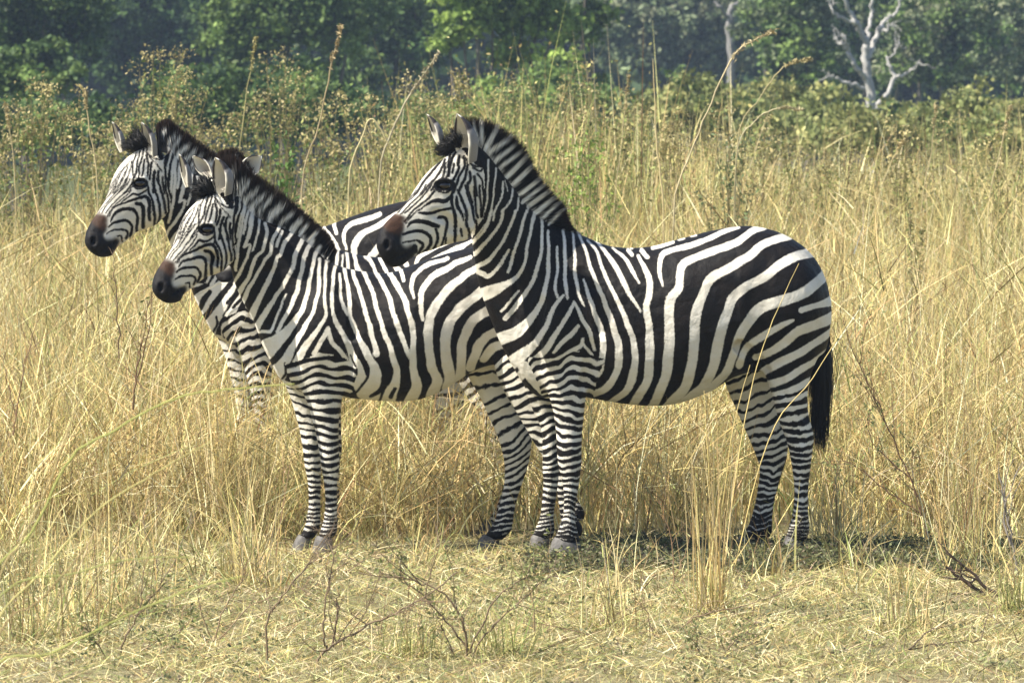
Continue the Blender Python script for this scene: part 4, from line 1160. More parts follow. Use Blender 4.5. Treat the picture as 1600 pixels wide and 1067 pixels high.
def tree(label, px, D, lobes, greens, seed, trunk=True, leaf=.13, dens=1.0, name='tree', cat='tree', group='trees at the woodland edge'):
    """lobes: (px, row, radius m, flattening, weight) of the leaf masses; tints picked per clump"""
    r = np.random.default_rng(seed); bx = (px - 800) * D / F; bz = float(terrain(bx, D)); org = (bx, D, bz)
    root = tag(empty(name, org), label, cat, group)
    greens = np.array(greens); T = Tuft(); tubes = []
    for lx, ly, rad, fl, wt in lobes:
        c = P(lx, ly, D) + np.array((0, r.uniform(-.5, .5) * rad, 0))
        nc = int(70 * wt * dens * (rad / .8) ** 2)
        d = r.normal(size=(nc, 3)); d /= np.linalg.norm(d, axis=1, keepdims=True)
        rr = rad * r.uniform(.45, 1.05, (nc, 1)) ** .6 * (1 + .22 * sines(d * rad, 6, .7, seed + int(lx))[:, None])
        cc = c + d * rr * np.array((1, 1, fl))
        k = 34; cs = .115 * (rad / .8) ** .4
        i = np.repeat(np.arange(nc), k)
        q = cc[i] + r.normal(size=(nc * k, 3)) * cs * np.array((1, 1, .7))
        tint = greens[r.integers(0, len(greens), nc)] * (1 + .25 * r.normal(size=(nc, 1)))
        tint = np.clip(tint[i] * (1 + .15 * r.normal(size=(nc * k, 1))), .008, .6)
        T.leaves(q, r.uniform(.6, 1.25, nc * k) * leaf, tint, r, .1, .6)
        if trunk: tubes.append(([np.array((bx, D, bz + .25)) + (c - np.array((bx, D, bz))) * .15, np.array((bx, D, bz)) * .5 + c * .5 + np.array((r.normal() * .2, 0, .15)), c], [.10, .06, .02]))
    T.build('crown', M_CROWN, root, org)
    if trunk:
        top = np.array((bx, D, bz + 2.4))
        tubes.insert(0, ([np.array((bx, D, bz - .1)), np.array((bx + .06, D, bz + .9)), top], [.20, .15, .10]))
        wood(root, 'trunk', tubes, M_BARK, org)
    return root

G_DEEP = [(.045, .085, .028), (.06, .105, .032), (.075, .13, .038), (.038, .065, .03)]
G_MID = [(0.116, 0.177, 0.055), (0.152, 0.220, 0.063), (0.189, 0.268, 0.073), (0.085, 0.134, 0.049)]
G_LIME = [(0.220, 0.305, 0.073), (0.268, 0.366, 0.085), (0.183, 0.262, 0.067), (0.134, 0.201, 0.059)]
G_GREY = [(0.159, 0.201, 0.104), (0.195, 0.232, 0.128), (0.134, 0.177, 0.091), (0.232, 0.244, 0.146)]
G_OLIVE = [(.27, .28, .10), (.33, .32, .125), (.22, .25, .085), (.19, .215, .08)]
G_TAN = [(.24, .23, .085), (.30, .27, .11), (.19, .20, .07), (.36, .31, .15)]

tree('dark leafy tree filling the top left corner of the photo', 40, 118, [(-30, 20, .9, .8, 1.3), (60, 30, .8, .8, 1.2), (110, 80, .6, .7, .9), (20, 100, .7, .6, .9), (90, -60, 1.2, .8, .8), (-90, 90, .9, .7, .8), (135, 20, .5, .9, .8)], G_DEEP + G_MID[:2], 301)
tree('low bush with bright leaf clumps under the dark top left tree', 30, 100, [(10, 105, .40, .7, 1.2), (70, 70, .22, .6, 1), (-40, 120, .5, .7, 1), (60, 130, .4, .6, 1.1), (110, 110, .25, .6, .8)], G_MID, 302, trunk=False, name='bush', cat='bush', group='bushes below the trees')
tree('shaded bluish tree standing in the gap between the two left trees', 240, 160, [(180, 10, 1.2, .9, 1.2), (270, 40, 1.1, .9, 1.1), (330, -30, 1.2, .9, .8), (210, 110, .9, .6, .8), (300, 120, .9, .6, .8)], G_DEEP, 303, leaf=.17)
tree('broad green tree left of centre, above the middle zebra', 440, 120, [(390, 30, .75, .9, 1.4), (450, 10, .8, .8, 1.3), (355, 60, .5, .8, 1.1), (520, 60, .6, .8, 1.1), (560, 10, .7, .9, 1.1), (400, 110, .55, .6, 1), (480, 115, .5, .6, .8), (440, -80, 1.2, .7, .7)], G_MID, 304)
tree('dusky green tree behind the leaning stalk near the top centre', 600, 138, [(590, 30, .8, .9, 1.2), (640, 80, .7, .8, 1.1), (560, 110, .7, .7, .9), (650, 0, .8, .9, 1), (620, -70, 1.1, .8, .7), (530, 150, .5, .6, .7)], G_DEEP + G_MID[:2], 305)
tree('yellow green tree with the brightest crown, above the front zebra', 760, 108, [(720, 30, .42, .8, 1.6), (770, 20, .42, .8, 1.5), (825, 15, .5, .8, 1.4), (700, 60, .3, .7, 1.2), (870, 40, .4, .8, 1.1), (800, 80, .38, .7, 1), (740, -60, .9, .8, .8), (860, -50, .9, .8, .8)], G_LIME, 306)
tree('drooping green branches hanging right of the brightest crown', 905, 112, [(905, 50, .33, .9, 1.3), (920, 20, .35, .7, 1.1), (890, 95, .26, .8, 1), (850, 110, .33, .6, .9), (930, 130, .2, .6, .7), (920, -60, .8, .8, .7)], G_MID + G_LIME[:2], 307)
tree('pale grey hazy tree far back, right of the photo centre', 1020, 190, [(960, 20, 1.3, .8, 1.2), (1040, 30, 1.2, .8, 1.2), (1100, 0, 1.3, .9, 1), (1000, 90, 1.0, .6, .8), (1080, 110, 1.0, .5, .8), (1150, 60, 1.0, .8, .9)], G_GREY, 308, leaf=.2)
tree('green tree just left of the bare white tree', 1240, 142, [(1230, 70, .75, .9, 1.3), (1260, 20, .8, .8, 1.2), (1200, 30, .7, .8, 1), (1290, 80, .6, .8, 1), (1250, 130, .7, .5, .9), (1250, -70, 1.1, .8, .7)], G_MID + G_GREY[:2], 309)
tree('olive tree at the top right, right of the bare white tree', 1490, 150, [(1440, 40, .85, .8, 1.2), (1500, 20, .9, .8, 1.2), (1470, 100, .7, .7, 1), (1410, 100, .7, .7, 1), (1530, 90, .8, .7, 1), (1490, -70, 1.2, .8, .7)], G_MID + G_GREY, 310)
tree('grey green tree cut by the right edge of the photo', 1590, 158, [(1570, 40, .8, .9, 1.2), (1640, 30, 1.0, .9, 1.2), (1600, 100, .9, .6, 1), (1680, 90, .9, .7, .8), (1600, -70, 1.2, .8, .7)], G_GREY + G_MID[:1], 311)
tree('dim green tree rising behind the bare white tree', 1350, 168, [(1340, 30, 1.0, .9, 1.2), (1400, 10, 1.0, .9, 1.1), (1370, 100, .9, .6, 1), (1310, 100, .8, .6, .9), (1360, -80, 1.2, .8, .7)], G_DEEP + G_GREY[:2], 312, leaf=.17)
for i_, (px_, row_, D_, rad_, gr_, lab_) in enumerate((
        (1130, 175, 98, .30, G_LIME, 'small lime green bush left of the curved reed head'), (1210, 160, 100, .48, G_OLIVE, 'olive bush between the curved reed and the bare white tree'),
        (1290, 180, 96, .45, G_OLIVE, 'brownish olive bush at the foot of the bare white tree'), (1400, 190, 94, .40, G_OLIVE[:2] + G_MID[:1], 'green bush in front of the forked second trunk of the bare tree'),
        (1500, 178, 92, .52, G_OLIVE, 'wide olive bush below the top right tree'), (1590, 195, 90, .42, G_OLIVE[:3] + G_MID[:1], 'green bush at the right edge above the meadow'),
        (560, 165, 104, .40, G_DEEP, 'dark bush below the dusky tree near the top centre'), (680, 170, 100, .36, G_MID, 'mid green bush behind the ears of the front zebra'))):
    tree(lab_, px_, D_, [(px_, row_, rad_, .75, 1.4), (px_ - 45, row_ + 14, rad_ * .8, .7, 1), (px_ + 48, row_ + 10, rad_ * .8, .7, 1)], gr_, 330 + i_, trunk=False, leaf=.10, name='bush', cat='bush', group='bushes below the trees')

for i_, (px_, row_, D_, rad_, gr_, lab_) in enumerate((
        (20, 190, 84, .50, G_MID, 'green bush low at the left edge behind the weeds'), (140, 190, 90, .50, G_DEEP + G_MID[:2], 'dark bush behind the pale stemmed weed at the left'),
        (330, 150, 92, .7, G_DEEP + G_MID[:2], 'dark green bush between the farthest zebra and the broad green tree'), (460, 160, 96, .75, G_DEEP + G_MID, 'rounded bush at the foot of the broad green tree'),
        (780, 170, 90, .50, G_MID + G_LIME[:1], 'green bush low behind the yellow green thicket'), (870, 150, 96, .6, G_MID, 'mid green bush left of the darkest gap'),
        (1000, 195, 96, .50, G_DEEP + G_GREY[:2], 'dull bush right of the darkest gap'), (1090, 165, 92, .6, G_OLIVE + G_MID[:1], 'olive green bush behind the thin upright reed'),
        (1340, 205, 82, .42, G_OLIVE, 'pale olive bush low in front of the bare white tree'), (1450, 210, 82, .42, G_OLIVE + G_MID[:1], 'low spreading bush right of the forked second trunk'),
        (1550, 215, 80, .42, G_OLIVE, 'low pale olive bush near the right edge'), (1240, 205, 84, .40, G_OLIVE, 'low olive bush just right of the curved reed'))):
    tree(lab_, px_, D_, [(px_, row_, rad_, .75, 1.4), (px_ - 55, row_ + 14, rad_ * .8, .7, 1), (px_ + 58, row_ + 10, rad_ * .8, .7, 1)], gr_, 360 + i_, trunk=False, leaf=.10, name='bush', cat='bush', group='bushes below the trees')

def bare_tree():
    D = 126; bx = (1362 - 800) * D / F; bz = float(terrain(bx, D)); org = (bx, D, bz)
    root = tag(empty('bare_tree', org), 'leafless white barked tree with forked limbs against the dark wood', 'tree')
    q = lambda *pts: [P(x, y, D + d) for x, y, d in pts]
    main = [([np.array((bx - .05, D, bz - .1))] + q((1368, 250, 0), (1362, 175, 0), (1359, 132, 0), (1352, 92, 0), (1354, 66, 0)), [.17, .15, .13, .115, .10, .095]),
            ([np.array((bx + .2, D + .2, bz - .1))] + q((1366, 220, .2), (1370, 172, .3), (1386, 146, .4), (1397, 121, .5), (1390, 104, .5), (1385, 88, .6)), [.10, .08, .07, .06, .055, .04, .02])]
    limbs = [(q((1354, 68, 0), (1346, 50, -.1), (1337, 36, -.2), (1328, 20, -.2), (1320, 2, -.3), (1312, -30, -.3)), [.085, .075, .07, .055, .045, .02]),
             (q((1337, 37, -.2), (1320, 30, -.3), (1306, 24, -.4), (1299, 12, -.4), (1296, 2, -.4)), [.045, .04, .035, .03, .02]),
             (q((1354, 68, 0), (1359, 44, .1), (1361, 22, .2), (1362, -2, .2), (1366, -40, .2)), [.06, .05, .045, .04, .02]),
             (q((1355, 92, 0), (1366, 68, .2), (1374, 46, .3), (1382, 33, .4), (1398, 22, .5), (1406, 8, .5), (1410, -20, .5)), [.075, .07, .06, .05, .04, .03, .02]),
             (q((1374, 50, .3), (1386, 46, .1), (1388, 38, .1)), [.04, .03, .015]),
             (q((1358, 126, 0), (1344, 112, -.2), (1334, 98, -.3), (1327, 80, -.3), (1316, 70, -.4), (1303, 62, -.4)), [.07, .065, .06, .055, .05, .03]),
             (q((1326, 80, -.3), (1322, 66, -.5), (1321, 58, -.5)), [.03, .025, .01]),
             (q((1350, 140, -.1), (1336, 133, -.3), (1316, 126, -.4), (1304, 120, -.5), (1290, 121, -.5)), [.055, .05, .04, .03, .015]),
             (q((1397, 121, .5), (1412, 117, .4), (1424, 110, .3), (1440, 98, .2)), [.045, .04, .03, .015]),
             (q((1386, 92, .6), (1398, 84, .6), (1400, 66, .7)), [.025, .02, .01])]
    wood(root, 'trunk', main, M_PALE, org)
    r = np.random.default_rng(351)
    for lb in limbs:
        tw = [lb]; end = np.array(lb[0][-1]); pre = np.array(lb[0][-2])
        for _ in range(4):
            a0 = pre + (end - pre) * r.uniform(0, 1); a1 = a0 + (end - pre) * .6 + r.normal(size=3) * np.array((.16, .1, .13)); tw.append(([a0, (a0 + a1) / 2 + r.normal(size=3) * .03, a1], [.018, .012, .005]))
        wood(root, 'limb', tw, M_PALE, org)
    # the pale trunk half hidden in the hazy tree
    D = 150; bx = (1141 - 800) * D / F; bz = float(terrain(bx, D)); org = (bx, D, bz)
    root = tag(empty('bare_tree', org), 'short pale trunk standing in front of the grey hazy tree', 'tree')
    wood(root, 'trunk', [([np.array((bx, D, bz - .1)), P(1141, 180, D), P(1141, 75, D), P(1139, 40, D), P(1144, 12, D)], [.16, .14, .12, .11, .09])], M_DULL, org)
    wood(root, 'limb', [(([P(1142, 14, D), P(1156, 4, D + .3), P(1166, -12, D + .4)]), [.07, .05, .03]), (([P(1139, 30, D), P(1124, 12, D - .3), P(1116, 4, D - .3)]), [.06, .05, .03])], M_DULL, org)
bare_tree()

def forest():
    r = np.random.default_rng(390); T = Tuft(); n = 90000
    D = r.uniform(196, 215, n); x = r.uniform(-34, 34, n); z = r.uniform(-2.6, 8.5, n)
    keep = (z < 6.2 + 1.6 * np.sin(x * .35) + .9 * np.sin(x * .9 + 1)) ; D, x, z = D[keep], x[keep], z[keep]
    g = np.array(G_DEEP)[r.integers(0, 4, len(x))] * (1 + .2 * r.normal(size=(len(x), 1))) * (1 + .4 * sines(np.column_stack([x, z]), 6, 2.2, 5))[:, None]
    T.leaves(np.column_stack([x, D, z]), r.uniform(.35, .75, len(x)), np.clip(g, .006, .3), r, .1, .75)
    return tag(T.build('forest', M_CROWN), kind='stuff')
forest()

# ------------------------------------------------------------------ haze over the floodplain
def haze():
    x0, x1, y0, y1, z0, z1 = -90, 90, -8, 240, -4.2, 13
    v = [(x, y, z) for x in (x0, x1) for y in (y0, y1) for z in (z0, z1)]
    q = np.array([(0, 1, 3, 2), (4, 6, 7, 5), (0, 4, 5, 1), (2, 3, 7, 6), (0, 2, 6, 4), (1, 5, 7, 3)])
    m = bpy.data.materials.new('air'); m.use_nodes = True; t = m.node_tree; t.nodes.clear()
    o = t.nodes.new('ShaderNodeOutputMaterial'); p = t.nodes.new('ShaderNodeVolumePrincipled')
    p.inputs['Color'].default_value = (.58, .74, 1.0, 1); p.inputs['Density'].default_value = HAZE; p.inputs['Anisotropy'].default_value = .1
    t.links.new(p.outputs[0], o.inputs['Volume'])
    return tag(mesh_np('haze', v, q, m, smooth=False), kind='stuff')
HAZE = .00046
haze()
# ------------------------------------------------------------------ tall weeds, stalks and foreground plants
def weed_bush(label, px, row_top, row_base, half, D, tints, seed, stems=26, heads=True, leaf=.03, group='bushy weeds in the meadow', name='weed'):
    """an upright many-stemmed weed with small leaves and fuzzy seed heads"""
    r = np.random.default_rng(seed); bx = (px - 800) * D / F; bz = float(terrain(bx, D)); org = (bx, D, bz)
    root = tag(empty(name, org), label, 'weed', group)
    S = Tuft(); L = Tuft(); tints = np.array(tints); topz = H - (row_top - HOR) * D / F - bz; hw = half * D / F
    for k in range(stems):
        a = r.uniform(-1, 1); h = topz * (1 - .35 * a * a) * r.uniform(.75, 1.03); dx = a * hw; dy = r.normal() * hw * .5
        pts = [np.array((bx + dx * .25, D + dy * .3, bz)), np.array((bx + dx * .6, D + dy * .7, bz + h * .5)), np.array((bx + dx + r.normal() * .04, D + dy, bz + h))]
        A_ = S.tube(pts, [.006, .004, .002], (.20, .17, .08), 4, 5, .006, r)
        m = int((46 if px < 620 else 60) * h / max(topz, .3)) + 16
        t = r.uniform(.15, 1, m); q = np.stack([np.interp(t, np.linspace(0, 1, len(A_)), A_[:, j]) for j in range(3)], 1) + r.normal(size=(m, 3)) * hw * .13
        L.leaves(q, r.uniform(.6, 1.3, m) * leaf * 1.25, np.clip(tints[r.integers(0, len(tints), m)] * (1 + .2 * r.normal(size=(m, 1))), .02, .7), r, 0, .45)
        if heads:
            c = A_[-1]; m = 34; q = c + r.normal(size=(m, 3)) * np.array((.05, .05, .035)) * (hw / .45) ** .3
            L.leaves(q, r.uniform(.012, .03, m) * (leaf / .03), np.clip(np.array((.42, .36, .17)) * (1 + .2 * r.normal(size=(m, 1))) * r.uniform(.7, 1.1), .02, .8), r, 0, .6)
    S.build('stem', M_WOOD, root, org); L.build('foliage', M_LEAF, root, org)
    return root

G_WEED = [(.13, .19, .05), (.18, .23, .065), (.25, .26, .085), (.10, .15, .045)]
G_DRY = [(.34, .30, .12), (.28, .27, .10), (.42, .35, .16), (.24, .24, .09)]
weed_bush('big tan and green seeding weed above the farthest zebra', 250, 82, 300, 85, 46, G_WEED + G_DRY[:2], 401, 46)
weed_bush('olive weed with pale heads at the left edge, left of the farthest zebra', 55, 128, 300, 60, 44, G_WEED + G_DRY[:1], 402, 30)
weed_bush('pale stemmed seeding weed just left of the farthest zebra ears', 128, 140, 300, 26, 42, G_DRY, 403, 10)
weed_bush('seeding weed with tan heads right of the farthest zebra mane', 430, 92, 300, 70, 48, G_WEED + G_DRY[:2], 404, 30)
weed_bush('leafy dark green weed behind the neck of the middle zebra', 456, 160, 290, 18, 38, [(.09, .17, .045), (.12, .21, .05), (.07, .13, .04)], 405, 9, False, .04)
weed_bush('straggly dry weed between the middle and the front zebra', 570, 150, 300, 60, 44, G_DRY + G_WEED[:1], 406, 22)
weed_bush('yellow green weed thicket above the neck of the front zebra', 800, 130, 290, 90, 52, G_WEED + [(.26, .30, .07)], 407, 44)
weed_bush('pale headed weed against the darkest gap in the wood', 905, 108, 290, 50, 50, G_DRY + G_WEED[:2], 408, 24)
weed_bush('bright green patch of weed above the front zebra withers', 910, 175, 300, 55, 40, [(.20, .29, .06), (.24, .33, .07), (.16, .24, .055)], 409, 22, False)
weed_bush('grey green weed on dark stems right of the front zebra withers', 1135, 170, 330, 38, 40, [(.15, .20, .09), (.19, .23, .11), (.12, .17, .07)], 410, 16)
weed_bush('dry seeding weed right of the thin upright reed', 1060, 150, 300, 34, 44, G_DRY, 411, 12)
weed_bush('sparse olive weed in the meadow below the bare white tree', 1330, 195, 320, 60, 48, G_DRY + G_WEED[2:3], 412, 12)
weed_bush('olive weed near the right edge beneath the top right tree', 1480, 185, 330, 70, 46, G_DRY + G_WEED[1:3], 413, 14)
weed_bush('small dark leafed weed alone in the pale grass at the right', 1425, 275, 340, 16, 36, [(.24, .26, .10), (.30, .29, .12)], 414, 4, False)

for i_, (px_, top_, hf_, D_, tt_, st_, lab_) in enumerate((
        (650, 125, 60, 50, G_WEED + G_DRY[:2], 26, 'loose seeding weed behind the thick leaning reed'), (720, 120, 50, 47, G_WEED + G_DRY, 24, 'tan and green weed just above the front zebra ears'),
        (985, 150, 50, 48, G_WEED + G_DRY[:2], 22, 'green weed with pale heads left of the thin upright reed'), (1200, 175, 60, 47, G_DRY + G_WEED[1:3], 14, 'pale green weed between the two arching reeds'),
        (1265, 185, 50, 45, [(.26, .30, .09), (.32, .34, .12)] + G_DRY[:2], 12, 'fresh green weed left of the sparse olive weed'), (1400, 190, 60, 45, G_DRY + G_WEED[1:3], 13, 'bushy weed in front of the second trunk of the bare tree'),
        (1570, 180, 60, 44, G_DRY + G_WEED[1:3], 14, 'bushy olive weed cut by the right edge of the photo'), (180, 170, 60, 47, G_WEED, 26, 'green weed between the pale stemmed weed and the big tan one'),
        (330, 140, 50, 45, G_WEED + G_DRY[:1], 24, 'green weed just right of the big tan one'), (505, 150, 46, 47, G_WEED + G_DRY[:2], 20, 'tall weed beside the dark green leafy one'),
        (8, 170, 46, 45, G_WEED, 20, 'green weed cut by the left edge of the photo'), (1130, 200, 60, 50, [(.26, .30, .09), (.32, .34, .12)] + G_DRY[:2], 16, 'yellowish weed behind the grey green one'))):
    weed_bush(lab_, px_, top_, 300, hf_, D_, tt_, 430 + i_, st_, leaf=.034)

def stalk(label, D, pts, rad, col, head=True, seed=1, name='reed', group='tall dry reeds'):
    r = np.random.default_rng(seed); w = [P(x, y, D) for x, y in pts]; bx = w[0][0]; bz = float(terrain(bx, D)); org = (bx, D, bz)
    root = tag(empty(name, org), label, 'reed', group); T = Tuft(); rad = rad * .55; col = tuple(c * .85 for c in col)
    A_ = T.tube([np.array((bx, D, bz - .02))] + w, [rad] * (len(w)) + [rad * .4], col, 6, 5, .002, r)
    T.build('stem', M_WOOD, root, org)
    if head:
        Hh = Tuft(); m = 110; k = max(4, int(len(A_) * .75)); t = r.uniform(0, 1, m) ** .8
        q = np.stack([np.interp(t * (len(A_) - 1 - k) + k, np.arange(len(A_)), A_[:, j]) for j in range(3)], 1)
        Hh.leaves(q + r.normal(size=(m, 3)) * rad * 1.6, r.uniform(.015, .04, m), np.clip(np.array(col) * (1 + .2 * r.normal(size=(m, 1))), .02, .8), r, 0, .3)
        Hh.build('plume', M_GRASS, root, org)
    return root
TAN = (.48, .40, .22)
stalk('thin reed leaning right, its tip against the dark gap above the middle zebra', 36, [(472, 300), (498, 200), (516, 110), (534, 38)], .008, (.40, .32, .18), seed=501)
stalk('thick dry reed leaning right above the nose of the front zebra', 38, [(592, 300), (606, 222), (640, 150), (684, 84)], .011, (.42, .37, .24), seed=502)
stalk('broken pale reed bent down left of the front zebra ears', 36, [(545, 300), (566, 215), (582, 186), (604, 220), (620, 250)], .009, (.55, .48, .26), False, seed=503)
stalk('thin upright pale reed above the front zebra back', 38, [(1036, 330), (1026, 220), (1020, 92)], .010, (.56, .46, .24), False, seed=504)
stalk('long curved reed with a drooping head above the front zebra back', 34, [(1052, 340), (1080, 240), (1112, 160), (1150, 84), (1210, 48)], .008, (.52, .44, .26), seed=505)
stalk('thin arching reed right of the long curved one', 38, [(1150, 240), (1190, 150), (1225, 105), (1268, 92)], .006, (.44, .38, .20), seed=506)
stalk('low arching reed with a pale nodding tip', 38, [(1150, 260), (1180, 190), (1215, 170), (1254, 172)], .006, (.52, .46, .28), seed=507)
stalk('slim reed standing left of the farthest zebra, near the photo edge', 40, [(24, 330), (20, 240), (8, 160)], .007, TAN, seed=508)
stalk('reed rising beside the pale stemmed weed at the left', 37, [(152, 300), (140, 200), (132, 142)], .008, TAN, seed=509)
stalk('tall thin reed left of the tan headed weed', 42, [(372, 280), (384, 160), (400, 58)], .007, (.40, .36, .16), seed=510)
stalk('slender reed over the withers of the front zebra', 42, [(960, 330), (972, 220), (982, 118)], .006, TAN, seed=511)
stalk('upright reed at the far right above the meadow', 42, [(1545, 330), (1560, 250), (1580, 165)], .008, TAN, seed=512)
stalk('leaning reed right of the bare tree foot', 44, [(1440, 330), (1455, 240), (1462, 165)], .007, TAN, seed=513)
stalk('short reed in front of the bare tree foot', 44, [(1372, 330), (1390, 260), (1412, 220)], .007, (.56, .46, .24), seed=514)

def twig(root, base, tip, rad, r, T, L=None, depth=2, col=(.14, .10, .065), leafc=None, spread=.5):
    base, tip = np.array(base, float), np.array(tip, float); d = tip - base; n = np.linalg.norm(d)
    mid = base + d * .5 + r.normal(size=3) * n * .07
    A_ = T.tube([base, mid, tip], [rad, rad * .75, rad * .3], col, 5, 5, n * .006, r)
    if L is not None and leafc is not None:
        m = 4; q = A_[r.integers(len(A_) // 3, len(A_), m)] + r.normal(size=(m, 3)) * .012
        L.leaves(q, r.uniform(.012, .026, m), np.array(leafc)[r.integers(0, len(leafc), m)] * (1 + .2 * r.normal(size=(m, 1))), r, 0, .4)
    if depth:
        for _ in range(r.integers(2, 4)):
            s = A_[r.integers(len(A_) // 4, len(A_) - 1)]; e = d / n * n * r.uniform(.3, .6) + r.normal(size=3) * n * spread * .5 * np.array((1, .6, .8))
            twig(root, s, s + e, rad * .5, r, T, L, depth - 1, col, leafc, spread)

def shrub(label, D, branches, rad, seed, col, leafc=None, depth=2, name='shrub', cat='shrub', group=None, spread=.5):
    """branches traced as rows of points from the base outward"""
    r = np.random.default_rng(seed); b0 = P(*branches[0][0], D); bz = float(terrain(b0[0], D)); org = (b0[0], D, bz)
    root = tag(empty(name, org), label, cat, group); T = Tuft(); L = Tuft() if leafc is not None else None
    for br in branches:
        w = [P(x, y, D + (o[0] if o else 0)) for x, y, *o in br]
        k = rad * (1 if br is branches[0] else .75)
        A_ = T.tube(w, np.linspace(k, k * .35, len(w)), col, 7, 6, .003, r)
        for _ in range(3 + len(w)):
            s = A_[r.integers(len(A_) // 3, len(A_) - 1)]; dd = A_[-1] - A_[0]; n = np.linalg.norm(dd)
            twig(root, s, s + dd * r.uniform(.12, .3) + r.normal(size=3) * n * .13, k * .4, r, T, L, depth - 1, col, leafc, spread)
    T.build('branch', M_WOOD, root, org)
    if L is not None and L.V: L.build('foliage', M_LEAF, root, org)
    return root
BR = (.17, .12, .075)
shrub('brown twiggy shrub at the bottom, left of centre, one thick branch reaching right', 21.6, [[(478, 1130), (490, 1050), (512, 1015), (560, 985), (610, 962), (665, 932), (715, 893)], [(510, 1015), (505, 985), (512, 920), (524, 860)], [(520, 1010), (526, 960), (528, 925)], [(420, 1100), (418, 980), (435, 940), (480, 885), (510, 862)]], .0056, 601, BR, None, 3)
shrub('forked twiggy shrub at the bottom centre, stems crossing in a tangle', 21.9, [[(730, 1120), (728, 1010), (718, 960), (690, 925), (640, 905), (560, 895)], [(732, 1050), (752, 1000), (800, 950), (850, 905), (878, 898)], [(728, 1010), (700, 970), (660, 930), (620, 900)], [(735, 1020), (770, 940), (812, 908), (830, 890)], [(728, 1060), (700, 1000), (684, 970)]], .0050, 602, BR, [(.24, .27, .10), (.22, .24, .09)], 2)
shrub('leaning dry stems in the lower centre beside the forked shrub', 22.6, [[(820, 1060), (836, 980), (822, 900), (800, 868)], [(600, 1080), (640, 960), (668, 890), (690, 830)], [(590, 1080), (596, 980), (610, 900)]], .004, 603, (.30, .22, .12), None, 1)
shrub('wiry brown twigs at the bottom left of the thick branched shrub', 22.4, [[(330, 1020), (352, 950), (380, 900), (372, 860)], [(335, 1010), (310, 930), (322, 880)], [(340, 1000), (400, 940), (452, 930)]], .0032, 610, (.24, .17, .10), None, 2)
shrub('low twiggy shrub with a few green leaves in the bottom left corner', 22.0, [[(180, 1090), (190, 1010), (215, 960), (228, 905)], [(185, 1060), (150, 1000), (120, 960)], [(188, 1050), (230, 1010), (285, 985)]], .0045, 614, BR, [(.22, .26, .09), (.18, .2, .08)], 2)
shrub('small brown twig bush at the bottom edge under the golden tuft', 22.0, [[(1120, 1080), (1128, 1030), (1150, 1000), (1180, 980)], [(1120, 1060), (1095, 1020), (1080, 990)]], .004, 615, BR, [(.2, .22, .09)], 2)
shrub('wispy grey brown twigs at the left before the tall grass', 24.0, [[(235, 960), (245, 890), (225, 820), (232, 770)], [(240, 930), (275, 870), (300, 800)], [(238, 940), (200, 900), (180, 850)]], .0032, 616, (.26, .20, .13), None, 2)
shrub('thin arching twig right of the forked shrub at the bottom', 22.6, [[(1010, 1050), (1060, 985), (1100, 960), (1170, 945), (1230, 920)], [(1030, 1020), (1010, 960), (1000, 900)]], .0034, 611, (.22, .15, .09), None, 1)
shrub('dark twig lying across the bottom right ground', 22.2, [[(1330, 1045), (1400, 1020), (1470, 1005), (1540, 1000)], [(1420, 1015), (1450, 985), (1490, 975)]], .0042, 612, (.12, .085, .055), None, 1)
shrub('reddish thin stems standing left of the golden tuft', 24.2, [[(1052, 915), (1050, 850), (1030, 780)], [(1052, 905), (1072, 860), (1082, 815)]], .0026, 613, (.30, .19, .11), None, 1)
shrub('dark fallen branch lying at the right, broken ends in the weeds', 24.2, [[(1580, 950), (1540, 930), (1505, 905), (1478, 885)], [(1570, 945), (1530, 905), (1490, 872)], [(1560, 955), (1520, 940), (1490, 925)]], .012, 604, (.075, .05, .035), None, 1, 'dead_branch', 'branch')
shrub('grey dead stick standing at the right edge over the fallen branch', 25.0, [[(1590, 900), (1582, 850), (1572, 800), (1560, 740)], [(1580, 850), (1568, 800), (1590, 740)]], .006, 605, (.24, .21, .18), None, 1, 'dead_branch', 'branch')
shrub('thin dark stemmed weed with tiny leaves right of the tail', 26.6, [[(1450, 850), (1432, 770), (1400, 700), (1368, 620), (1338, 560), (1318, 500)], [(1436, 800), (1390, 770), (1340, 730), (1285, 700)], [(1420, 745), (1362, 690), (1360, 640)], [(1440, 810), (1425, 740), (1428, 700)]], .0042, 606, (.17, .10, .06), [(.16, .19, .07), (.22, .25, .1)], 2)
shrub('brown dry weed stem in the grass below the middle zebra muzzle', 26.9, [[(208, 640), (212, 590), (222, 540), (230, 470)], [(214, 590), (232, 520), (240, 440)]], .0045, 607, (.15, .09, .05), [(.15, .18, .06)], 1)
shrub('thin dark stem in the grass below the farthest zebra chin', 27.2, [[(186, 560), (184, 500), (178, 430), (176, 390)]], .0035, 608, (.16, .11, .07), None, 1)
shrub('reddish dry twigs in the grass at the far left', 26.3, [[(20, 680), (30, 620), (40, 560), (60, 500)], [(25, 650), (10, 590), (5, 540)]], .003, 609, (.22, .13, .08), None, 2)

